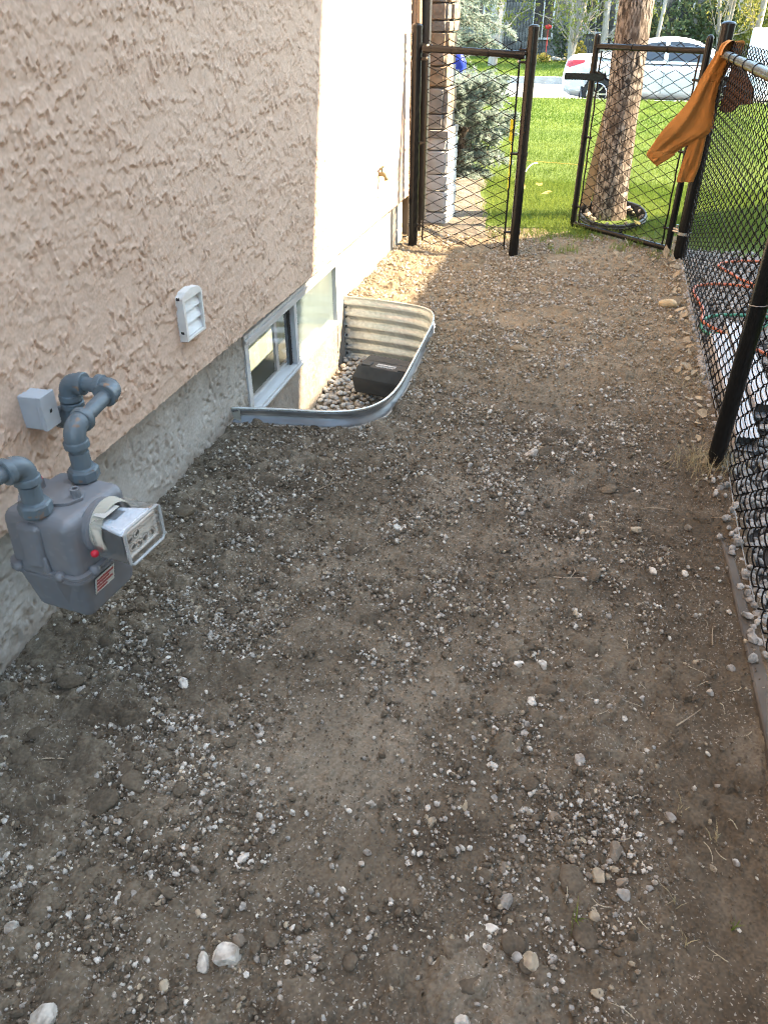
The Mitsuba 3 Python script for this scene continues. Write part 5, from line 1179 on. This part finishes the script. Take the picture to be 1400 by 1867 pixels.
# ------------------------------------------------------------------ the neighbour's side: gravel, hoses, downspouts, house
X, Y = np.meshgrid(np.linspace(0.575, 1.72, 60), np.linspace(-1.0, 5.75, 160), indexing='ij')
gzn = lambda x, y: 0.012 * (meshkit.fbm(np.stack([x, y, 0 * np.asarray(x)], -1) * 4, 2, 61) - 0.5) - 0.004
obj('gravel_bed', (np.stack([X, Y, gzn(X, Y) - 0.008], -1).reshape(-1, 3), gridf(*X.shape)), 'gravel_base', smooth=True, label='dark base under the crushed stone on the far side of the fence', cat='gravel bed', kind='structure')
cr = rocks(0, 20, 0.35, 0.8, 6)
n = 7500; x = 0.56 + (1.70 - 0.56) * rng.random(n) ** 1.25; y = rng.uniform(0.9, 5.74, n); s = rng.uniform(0.009, 0.020, n)
k = (x > 0.60) | (rng.random(n) < 0.7); x, y, s = x[k], y[k], s[k]
obj('gravel', scatter(cr, np.stack([x, y, gzn(x, y) + 0.002 + rng.uniform(0, 0.008, len(x))], 1), s), 'crushed', label='grey crushed stone spread on the far side of the fence', cat='gravel', kind='stuff')
# stones spilling under the fence
for k in range(46):
    y = rng.uniform(1.55, 2.5) if k < 34 else rng.uniform(2.9, 5.2); x = 0.555 + rng.normal(0, 0.018); b = cr[k % 14]; sz = rng.uniform(0.010, 0.018)
    obj('crushed_stone', ((b[0] @ rotmats(1)[0].T) * sz + [x, y, float(gz(x, y)) + 0.012], b[1]), 'crushed', label='grey crushed stone spilled under the bottom wire of the fence', cat='stone', group='crushed stones spilled under the fence')
def hose(name, pts, mt, label, r=0.0085):
    p = np.array([(x, y, z) for x, y, z in pts]); t = np.r_[0, np.cumsum(np.linalg.norm(np.diff(p, axis=0), axis=1))]; q = CubicSpline(t, p)(np.linspace(0, t[-1], 60)); m = MB(); m.tube(q, r, 10); return obj(name, m, mt, smooth=True, label=label, cat='hose')
Z0 = 0.022
hose('garden_hose', [(1.25, 4.10, Z0), (1.03, 4.30, Z0), (0.787, 4.31, Z0), (0.701, 4.285, Z0), (0.635, 4.225, Z0), (0.598, 4.12, Z0), (0.600, 4.02, Z0), (0.632, 3.965, Z0), (0.70, 3.99, Z0 + 0.005), (0.85, 4.06, Z0), (0.92, 4.154, Z0 + 0.02), (0.953, 4.522, Z0), (1.026, 4.85, Z0), (1.3, 5.0, Z0)], 'hose_green', 'green garden hose looped on the gravel behind the fence')
hose('garden_hose', [(1.2, 5.45, Z0), (1.027, 5.46, Z0), (0.87, 5.406, Z0), (0.79, 5.30, Z0), (0.844, 5.144, Z0), (0.905, 4.983, Z0), (1.00, 4.85, Z0), (0.90, 4.80, Z0 + 0.018), (0.817, 4.88, Z0), (0.723, 4.866, Z0), (0.625, 4.80, Z0), (0.61, 4.55, Z0), (0.62, 4.28, Z0), (0.605, 4.10, Z0 + 0.016), (0.66, 3.99, Z0 + 0.018), (0.791, 3.866, Z0), (0.874, 3.743, Z0), (1.1, 3.6, Z0)], 'hose_orange', 'orange rubber hose snaking over the gravel behind the fence')
def spout(p0, p1, w, h, label):
    t = thing('downspout_pipe', label, 'downspout'); p0, p1 = np.array(p0, float), np.array(p1, float); d = p1 - p0; L = np.linalg.norm(d); d /= L; s = np.cross(d, [0, 0, 1.0]); s /= np.linalg.norm(s); u = np.cross(s, d)
    prof = []
    for k in range(5): prof += [(-w + 2 * w * (k + 0.1) / 5, h - 0.004), (-w + 2 * w * (k + 0.3) / 5, h), (-w + 2 * w * (k + 0.7) / 5, h), (-w + 2 * w * (k + 0.9) / 5, h - 0.004)]
    prof += [(w, h - 0.006), (w, -h), (-w, -h), (-w, h - 0.006)]; prof = np.array(prof); inn = prof * 0.93
    V = np.array([[p + s * a + u * b for a, b in pr] for p, pr in ((p0, prof), (p1, prof), (p1, inn), (p0, inn), (p0, prof))]); n = len(prof); i, j = np.meshgrid(np.arange(4), np.arange(n), indexing='ij')
    f = np.stack([i * n + j, i * n + (j + 1) % n, (i + 1) * n + (j + 1) % n, (i + 1) * n + j], -1).reshape(-1, 4); obj('pipe', (V.reshape(-1, 3), f), 'white_vinyl', t)
    m = MB(); c = p0 + d * 0.05; m.add(np.array([c - s * w * .92 - u * h * .92, c + s * w * .92 - u * h * .92, c + s * w * .92 + u * h * .9, c - s * w * .92 + u * h * .9]), [[0, 1, 2, 3]]); obj('dark_mouth', m, 'dark_trim', t)
spout((0.752, 3.02, 0.055), (0.735, 4.02, 0.045), 0.042, 0.030, 'bright white ribbed downspout pipe lying on the gravel behind the line post')
spout((0.650, 2.72, 0.05), (0.652, 3.86, 0.04), 0.040, 0.028, 'dirty white downspout pipe lying against the fence at the line post')
ed = MB(); q = np.array([(0.500, 2.42), (0.512, 2.19), (0.523, 1.83), (0.530, 1.54), (0.534, 1.28), (0.532, 0.8), (0.53, -0.5)])
yq = np.linspace(2.36, -0.5, 80); xq = np.interp(yq, q[::-1, 1], q[::-1, 0]); zq = 0.004 + 0.022 * (meshkit.fbm(np.stack([yq * 3, 0 * yq, 0 * yq], -1), 2, 3) - 0.5) - 0.02 * np.clip((yq - 1.9) / 0.4, 0, 1)
wv = np.interp(yq, [-0.5, 1.3, 2.36], [0.05, 0.046, 0.016]); V = np.stack([np.c_[xq, yq, zq - 0.08], np.c_[xq, yq, zq + 0.004], np.c_[xq + 0.004, yq, zq + 0.008], np.c_[xq + wv - 0.004, yq, zq + 0.008], np.c_[xq + wv, yq, zq + 0.002], np.c_[xq + wv, yq, zq - 0.08]], 1); ed.add(V.reshape(-1, 3), gridf(80, 6))
obj('edging_strip', ed, 'edging', smooth=30, label='dark weathered edging strip along the foot of the fence', cat='edging')
# unseen neighbour's house; wing and roof edges shaped to cast the yard's shade
nh = thing('house', 'unseen neighbouring two storey house with an added lower wing shaped to shade the yard', 'house')
def prism(poly, z0, z1): t = trimesh.creation.extrude_polygon(SPoly(poly), z1 - z0, engine='earcut'); t.apply_translation([0, 0, z0]); return t
H1, KS, XN, XT = 5.8, 0.95, 3.3, 2.6
H2 = KS * (XN + 1.01); YB = 5.36 + 0.183 * (XN + 1.05)
ye = lambda x: 3.41 + 0.183 * (H1 - 0.356) / KS - 0.09 * (x - ((H1 - 0.356) / KS - 1.3))
m = MB(); m.tm(prism([(XT + 0.4, -12), (12, -12), (12, 3.8), (XT + 0.4, 4.0)], -0.3, H1 - 0.02)); obj('wall', m, 'siding', nh)
m = MB(); m.add([[XT, -12.4, H1], [12.4, -12.4, H1], [12.4, ye(12.4), H1], [XT, ye(XT), H1], [7.5, -7.9, H1 + 1.8], [7.5, 0.1, H1 + 1.8]], [[0, 1, 4, 4], [1, 2, 5, 4], [2, 3, 5, 5], [3, 0, 4, 5], [0, 1, 2, 3]]); obj('roof', m, 'roof_shingle', nh)
wing = [(XN + 0.35, 3.9), (9, 3.9), (9, YB + 5.0), (8.4, YB + 4.55), (XN + 0.35, YB - 0.3)]  # added wing, angled corner shaped for the edge of the shadow
m = MB(); m.tm(prism(wing, -0.3, H2 - 0.01)); obj('wall', m, 'siding', nh)
m = MB(); m.tm(prism([(XN, 3.9), (9.3, 3.9), (9.3, YB + 5.4), (XN, YB)], H2 - 0.12, H2)); obj('roof', m, 'fascia', nh)
for y in (-6, -2.5, 1.5):
    m = MB(); m.box((XT + 0.39, y, 1.6), (0.03, 0.6, 0.55)); obj('window', m, 'dark_glass', nh)

# ------------------------------------------------------------------ loose stones, clods, twigs, leaves on the dirt
def onpath(x, y, pad=0.0):
    p = Wf(np.stack([0 * x, y, 0 * x], -1)); return (x > p[:, 0] + 0.004 + pad) & (x < 0.56) & ~contains_xy(WELL.buffer(0.004 + pad), x, y)
def density(x, y):
    g = lambda cx, cy, sx, sy: np.exp(-((x - cx) / sx) ** 2 - ((y - cy) / sy) ** 2)
    d = 0.42 + 1.9 * g(-0.90, 1.25, 0.38, 0.75) + 1.0 * g(-0.95, 0.75, 0.22, 0.35) + 1.3 * g(0.13, 1.25, 0.14, 0.60) + 1.2 * g(0.20, 0.68, 0.12, 0.25) + 0.6 * g(0.0, 0.50, 0.25, 0.12) + 0.5 * g(-0.35, 2.0, 0.4, 0.6) + 0.55 * g(0.1, 2.2, 0.35, 0.6) + 0.4 * g(-0.55, 0.45, 0.3, 0.15)
    d *= 1 - 0.5 * g(-0.28, 0.95, 0.22, 0.35); d *= 1 - 0.7 / (1 + np.exp(-(x - 0.36) / 0.03))
    d += 0.55 * np.clip((y - 2.3) / 1.0, 0, 1) * (y < 5.6)
    p = np.stack([x, y, 0 * x], -1); return d * np.clip(3.0 * (meshkit.fbm(p * 5, 3, 91) - 0.28), 0.08, 2) * np.clip(2.4 * (meshkit.fbm(p * 17 + 4, 2, 92) - 0.18), 0.15, 1.6)
def sample(n, smin, smax, pw, ymax=6.0):
    X, Y = [], []
    while sum(map(len, X)) < n:
        u = rng.random(40000); y = 0.22 + (ymax - 0.22) * u ** pw; x = rng.uniform(-1.36, 0.56, 40000); k = (rng.random(40000) < density(x, y) / 2.8) & onpath(x, y); X.append(x[k]); Y.append(y[k])
    x, y = np.concatenate(X)[:n], np.concatenate(Y)[:n]; return x, y, smin * (smax / smin) ** (rng.random(n) ** 1.8)
OCT = (np.array([[1, 0, 0], [-1, 0, 0], [0, 1, 0], [0, -1, 0], [0, 0, 1], [0, 0, -1.0]]), np.array([[0, 2, 4], [2, 1, 4], [1, 3, 4], [3, 0, 4], [2, 0, 5], [1, 2, 5], [3, 1, 5], [0, 3, 5]]))
def grit(k, seed):
    r_ = np.random.default_rng(seed); return [(OCT[0] * r_.uniform(0.65, 1.3, (6, 1)) * [1, 0.85, 0.75] + r_.normal(0, 0.12, (6, 3)), OCT[1]) for _ in range(k)]
tiny = rocks(0, 12, 0.3, 0.8, 11)
x, y, s = sample(22000, 0.0024, 0.0085, 1.6); s *= np.clip(0.75 + 0.22 * (y - 0.6), 0.75, 1.25)
obj('soil_crumbs', scatter(grit(16, 6), np.stack([x, y, gz(x, y) + 0.25 * s + 0.002], 1), s), 'crumb', label='dark crumbs of loose soil scattered over the dirt', cat='soil', kind='stuff')
n = 32000; y = 0.25 + 3.6 * rng.random(n) ** 1.7; x = rng.uniform(-1.34, 0.55, n); k = onpath(x, y); x, y = x[k], y[k]; s = 0.0014 + 0.0030 * rng.random(len(x)) ** 2; s *= np.clip(0.8 + 0.3 * (y - 0.6), 0.8, 1.6)
obj('soil_crumbs', scatter(grit(12, 5), np.stack([x, y, gz(x, y) + 0.003 + 0.2 * s], 1), s), 'crumb', label='fine granular crumbs covering the packed soil', cat='soil', kind='stuff')
x, y, s = sample(5200, 0.0055, 0.0135, 1.45); k = rng.random(len(x)) < np.where(x < -0.45, 1, 0.55); x, y, s = x[k], y[k], s[k]
obj('soil_crumbs', scatter(rocks(0, 14, 0.35, 0.75, 12), np.stack([x, y, gz(x, y) + 0.15 * s + 0.003], 1), s), 'crumb', smooth=40, label='larger dark crumbs of loose soil heaped towards the wall', cat='soil', kind='stuff')
parts = [(sn, w) for sn, w in (('stone_pale', 0.34), ('stone_grey', 0.26), ('stone_tan', 0.18), ('stone_dull', 0.22))]
for i, (sn, w) in enumerate(parts):
    x, y, s = sample(int(46000 * w), 0.0015, 0.0048, 1.7); s *= np.clip(0.80 + 0.22 * (y - 0.6), 0.8, 1.5)
    obj('fine_grit', scatter(grit(12, 30 + i), np.stack([x, y, gz(x, y) + 0.25 * s + 0.0025], 1), s), sn, label=['palest fine grit strewn through the dirt', 'grey fine grit strewn through the dirt', 'tan fine grit strewn through the dirt', 'dull brown fine grit strewn through the dirt'][i], cat='grit', kind='stuff')
    x, y, s = sample(int(11000 * w), 0.0044, 0.0100, 1.5); s *= np.clip(0.85 + 0.12 * (y - 0.6), 0.85, 1.3)
    obj('fine_gravel', scatter(rocks(0, 8, 0.3, 0.75, 20 + i), np.stack([x, y, gz(x, y) + 0.08 * s + 0.002], 1), s), sn, smooth=False, label=['palest grit strewn through the dirt', 'grey grit strewn through the dirt', 'tan grit strewn through the dirt', 'dull brown grit strewn through the dirt'][i], cat='gravel', kind='stuff')
big = rocks(2, 16, 0.20, 0.8, 33)
def one_stone(x, y, r, mt, label, group=None, b=None, name='stone', cat='stone', sink=0.46, smooth=18):
    v, f = big[rng.integers(0, 16)] if b is None else b; R = rotmats(1, False)[0]
    w = v @ R.T; w = w * (1 + 0.05 * (meshkit.fbm(w * 3 + x * 50, 3, 7) - 0.5)[:, None] * 2); w = w * r; obj(name, (w + [x, y, float(gz(x, y)) + r * (0.5 - sink)], f), mt, smooth=smooth, label=label, cat=cat, group=group)
def gpx(px, py, z=0.0):
    d = fwd + np.array([math.cos(PS), math.sin(PS), 0]) * (px - 700) / 1374 - np.cross([math.cos(PS), math.sin(PS), 0], fwd) * (py - 933.5) / 1374; return (d * ((z - CAMH) / d[2]))[:2]
def pxr(px, py, w): a = gpx(px - w / 2, py); b = gpx(px + w / 2, py); return np.linalg.norm(a - b) / 2
NAMED = [(416, 1742, 62, 'stone_pale', 'large pale knobbly stone near the lower edge, left of centre'), (371, 1757, 36, 'stone_pale', 'rounded pale stone touching the left side of the large knobbly stone'), (82, 1856, 60, 'stone_pale', 'largest pale stone cut by the bottom edge in the lower left'), (22, 1690, 34, 'stone_pale', 'chalky pale stone close to the left edge below the gas meter'),
         (1122, 1548, 40, 'stone_dull', 'brown grey angular stone standing out of the dirt right of centre'), (966, 1750, 46, 'stone_tan', 'egg shaped tan stone in the lower right gravel'), (922, 1640, 34, 'stone_grey', 'grey rounded stone left of the lower right gravel patch'), (1092, 1594, 36, 'stone_tan', 'pale tan blocky stone just below the brown angular stone'), (893, 1690, 30, 'stone_pale', 'pale oblong stone in the lower right gravel'),
         (970, 1281, 22, 'stone_pale', 'white pointed stone alone in the middle of the dirt'), (990, 1210, 24, 'stone_pale', 'pale angular stone in the small cluster right of centre'), (945, 1208, 22, 'stone_pale', 'pale stone at the left of the small cluster right of centre'), (897, 1390, 22, 'stone_pale', 'pale square stone in the middle of the yard'), (1057, 1384, 26, 'stone_grey', 'grey egg shaped stone right of the middle of the yard'),
         (970, 824, 30, 'stone_pale', 'flat pale stone in the dirt right of the window well'), (1190, 1041, 18, 'stone_pale', 'small white stone near the fence side of the yard'), (376, 1362, 22, 'stone_pale', 'pale stone in the dirt straight below the gas meter'), (246, 1628, 26, 'stone_grey', 'bluish grey stone in the left foreground'), (1332, 1218, 18, 'stone_grey', 'grey block stone next to the edging strip'), (1296, 1261, 16, 'stone_grey', 'small grey chip left of the edging strip'),
         (333, 1240, 26, 'stone_pale', 'pale double stone among the left gravel'), (852, 1113, 24, 'stone_tan', 'tan flat stone in the centre of the yard'), (1334, 1545, 16, 'stone_grey', 'slim grey stone in the right foreground'), (1346, 1565, 17, 'stone_grey', 'round grey pebble beside the slim grey stone'), (1304, 1574, 15, 'stone_tan', 'small tan pebble left of the round grey pebble'), (843, 1862, 34, 'stone_pale', 'pale stone at the bottom edge of the picture near the middle'),
         (723, 960, 20, 'stone_pale', 'pale chip in the dirt between the meter and the fence'), (1160, 968, 26, 'stone_tan', 'tan stone on the right of the yard beyond the grey egg stone'), (300, 1800, 26, 'stone_tan', 'rounded tan stone under the large knobbly stone'), (3, 1352, 30, 'stone_pale', 'smooth bluish pale stone cut by the left edge'), (1010, 1485, 30, 'stone_dull', 'dull brown stone above the lower right gravel')]
for px, py, w, mt, lb in NAMED:
    x, y = gpx(px, py); one_stone(x, y, pxr(px, py, w) * 1.05, mt, lb)
x, y = gpx(1217, 556); v, f = pebs[2]; obj('boulder', (v * [0.052, 0.036, 0.045] + [x, y, float(gz(x, y)) + 0.015], f), 'yellow_stone', smooth=True, label='smooth yellowish oval stone beside the fence among dry leaves', cat='stone')
TONE = {'stone_pale': 'pale', 'stone_grey': 'grey', 'stone_tan': 'tan', 'stone_dull': 'dull brown'}
def zone(x, y):
    if y > 4.3: return 'towards the gate'
    if y > 2.5: return 'level with the window well'
    if x < -0.55: return 'in the gravelly band along the wall'
    return 'in the dark soil on the fence side' if x > 0.30 else ('in the gravelly strip right of the middle' if x > -0.02 else 'in the trodden middle of the yard')
x, y, s = sample(269, 0.0095, 0.0165, 1.35); k = np.argsort(-s / (0.6 + y))
for i in k:
    mt = STONES[[0, 1, 1, 2, 3, 3][rng.integers(0, 6)]]; lb = f'small {TONE[mt]} loose stone lying {zone(x[i], y[i])}'
    one_stone(x[i], y[i], s[i], mt, lb, f'{TONE[mt]} stones {zone(x[i], y[i])}')
clods = [(lambda v, f: (v * (1 + 0.35 * (meshkit.fbm(v * 2.5 + i * 3, 3, 5) - 0.5))[:, None] * [1, 0.85, 0.42], f))(trimesh.creation.icosphere(2, 1).vertices, trimesh.creation.icosphere(2, 1).faces) for i in range(6)]
CL = [(250, 1425, 58), (168, 1400, 46), (240, 1480, 40), (185, 1462, 66), (55, 1470, 50), (335, 935, 40), (40, 1380, 44), (1045, 1600, 60), (855, 1790, 60), (1070, 1700, 56), (940, 1720, 40), (1080, 1055, 34), (945, 635, 30), (640, 1000, 30), (130, 1240, 50), (1110, 890, 34), (995, 1260, 40), (700, 905, 22)]
for i, (px, py, w) in enumerate(CL):
    x, y = gpx(px, py); one_stone(x, y, pxr(px, py, w), 'crumb', f'broad flat clod of soil {zone(x, y)}', f'flat clods {zone(x, y)}', clods[i % 6], 'clod', 'clod', 0.45, True)
x, y, s = sample(90, 0.012, 0.022, 1.3)
for i in range(90): one_stone(x[i], y[i], s[i], 'crumb', f'small dark lump of dry soil {zone(x[i], y[i])}', f'soil lumps {zone(x[i], y[i])}', clods[i % 6], 'soil_lump', 'lump', 0.3, True)
# twigs, roots and straw
def twig(x, y, L, a, curl, r, mt, label, group, name, cat, fork=False):
    n = 10; t = np.linspace(0, 1, n); ang = a + curl * (t - 0.5); p = np.cumsum(np.c_[np.cos(ang), np.sin(ang)] * L / n, 0) + [x, y]; z = gz(p[:, 0], p[:, 1]) + 0.005 + 0.012 * np.sin(t * 3.1) * rng.uniform(0, 1); m = MB(); m.tube(np.c_[p, z], r * (1 - 0.6 * t), 5)
    if fork: q = np.c_[p[4], z[4]] if False else np.r_[p[4], z[4]]; b = ang[4] + 0.9; m.tube([q, q + [0.25 * L * math.cos(b), 0.25 * L * math.sin(b), 0.006], q + [0.45 * L * math.cos(b + 0.3), 0.45 * L * math.sin(b + 0.3), 0.004]], [r * 0.7, r * 0.5, r * 0.25], 4)
    obj(name, m, mt, smooth=True, label=label, cat=cat, group=group)
for px, py, L, a, c, fk in ((40, 1388, 0.10, 0.35, 0.4, False), (560, 893, 0.16, 0.7, 0.5, True), (1220, 1325, 0.11, 0.8, 0.5, False), (1300, 1180, 0.08, 1.5, -0.3, False), (1000, 1058, 0.12, 0.3, 0.6, True), (1290, 945, 0.10, -0.3, 0.2, True), (1160, 930, 0.12, 0.3, 0.4, False)):
    x, y = gpx(px, py); twig(x, y, L, a, c, 0.0022, 'twig', {40: 'pale straw lying at the left edge below the meter', 560: 'thin forked twig in the dirt right of the window well corner', 1220: 'bent pale root in the right of the yard', 1300: 'short upright root beside the edging strip', 1000: 'brown forked twig right of centre', 1290: 'twig pointing under the fence at the edging strip', 1160: 'dark twig near the fence'}[px], None, 'twig', 'twig', fk)
for k in range(70):
    x, y = rng.uniform(0.12, 0.52), 0.45 + 3.6 * rng.random() ** 1.6; twig(x, y, rng.uniform(0.02, 0.06), rng.uniform(0, 6.28), rng.normal(0, 1.3), rng.uniform(0.0006, 0.0012), 'root', 'fine pale rootlet on the dark soil of the right side', 'rootlets on the dark soil', 'rootlet', 'root', k % 3 == 0)
def tuft(x, y, n, h, mt, label, name='dry_grass', sp=0.03, cat='grass', group=None, w=0.0011, lean=1.5):
    xx, yy = x + rng.normal(0, sp, n), y + rng.normal(0, sp, n); obj(name, blades(xx, yy, gz(xx, yy), h * rng.uniform(0.5, 1.2, n), w, lean), mt, label=label, cat=cat, group=group)
tuft(0.515, 2.60, 240, 0.07, 'straw', 'dry straw coloured grass around the foot of the line post', sp=0.055)
tuft(0.52, 3.4, 90, 0.05, 'straw', 'thin dry grass under the fence beyond the line post', sp=0.07)
for px, py, lb, mt in ((1232, 1645, 'small forked straw sprig in the right foreground', 'straw'), (1252, 1722, 'pale grass sprig in the lower right dirt', 'straw'), (1340, 1690, 'green and straw grass sprig near the right edge', 'grass'), (1245, 1470, 'tiny sprig right of the dark soil', 'straw'), (1305, 1520, 'bent dry sprig near the two grey pebbles', 'straw'), (1048, 1665, 'tiny green seedling in the lower right gravel', 'grass')):
    x, y = gpx(px, py); tuft(x, y, 7, 0.032, mt, lb, 'sprig', 0.005, 'sprig', None, 0.0012)
for k in range(26):
    x, y = rng.uniform(-0.45, 0.55), rng.uniform(5.45, 5.95); tuft(x, y, 22, 0.06, 'grass', 'small tuft of green grass at the edge of the dirt by the gate', 'grass_tuft', 0.02, 'grass', 'grass tufts at the edge of the dirt', 0.0016, 0.9)
# leaves
def leaf(x, y, z, L, mt, label, group, name='dry_leaf', cat='leaf'):
    t = np.linspace(0, 1, 6); w = np.sin(t ** 0.8 * np.pi) ** 0.8 * rng.uniform(0.22, 0.42) * rng.uniform(0.75, 1.15, 6); w[-1] = 0.01; c = rng.uniform(0.1, 0.9) * rng.choice([-1, 1, 1]); V = np.stack([np.c_[t - 0.5, -w, c * w + c * 0.5 * (t - 0.5) ** 2], np.c_[t - 0.5, 0 * w, c * 0.5 * (t - 0.5) ** 2], np.c_[t - 0.5, w, c * w + c * 0.5 * (t - 0.5) ** 2]], 1).reshape(-1, 3) * L
    V = V @ rotmats(1, False)[0].T; tl = rng.normal(0, 0.5, 2); V[:, 2] += V[:, 0] * tl[0] + V[:, 1] * tl[1]; V += rng.normal(0, 0.03, V.shape) * L; V[:, 2] -= V[:, 2].min() - 0.001; obj(name, (V + [x, y, z], gridf(6, 3)), mt, smooth=True, label=label, cat=cat, group=group)
for k in range(58):
    y = 2.6 + 2.9 * rng.random() ** 0.9; x = 0.535 - abs(rng.normal(0, 0.045)); leaf(x, y, float(gz(x, y)) + 0.004, rng.uniform(0.026, 0.060), 'dry_leaf', 'pale dry leaf lying in the dirt along the foot of the fence', 'dry leaves along the fence')
for k in range(14):
    x, y = rng.uniform(0.15, 0.5), rng.uniform(5.2, 5.7); leaf(x, y, float(gz(x, y)) + 0.004, rng.uniform(0.035, 0.06), 'dry_leaf', 'dry leaf on the dirt below the open gate', 'dry leaves below the gate')
for px, py, lb in ((1160, 415, 'yellow leaf on the grass right of the tree ring'), (952, 348, 'large yellow leaf on the lawn close to the fixed fence panel'), (982, 344, 'yellow leaf on the lawn left of the gate'), (996, 359, 'whitish leaf on the lawn nearest to the gate')):
    x, y = gpx(px, py, 0.03); leaf(x, y, 0.055, 0.085, 'yellow_leaf', lb, None, 'yellow_leaf')
for k in range(22):
    x, y = rng.uniform(-0.45, 0.4), rng.uniform(0.5, 5.3); leaf(x, y, float(gz(x, y)) + 0.003, rng.uniform(0.008, 0.016), 'dry_leaf', 'tiny fleck of dry leaf on the open dirt', 'flecks of dry leaf')
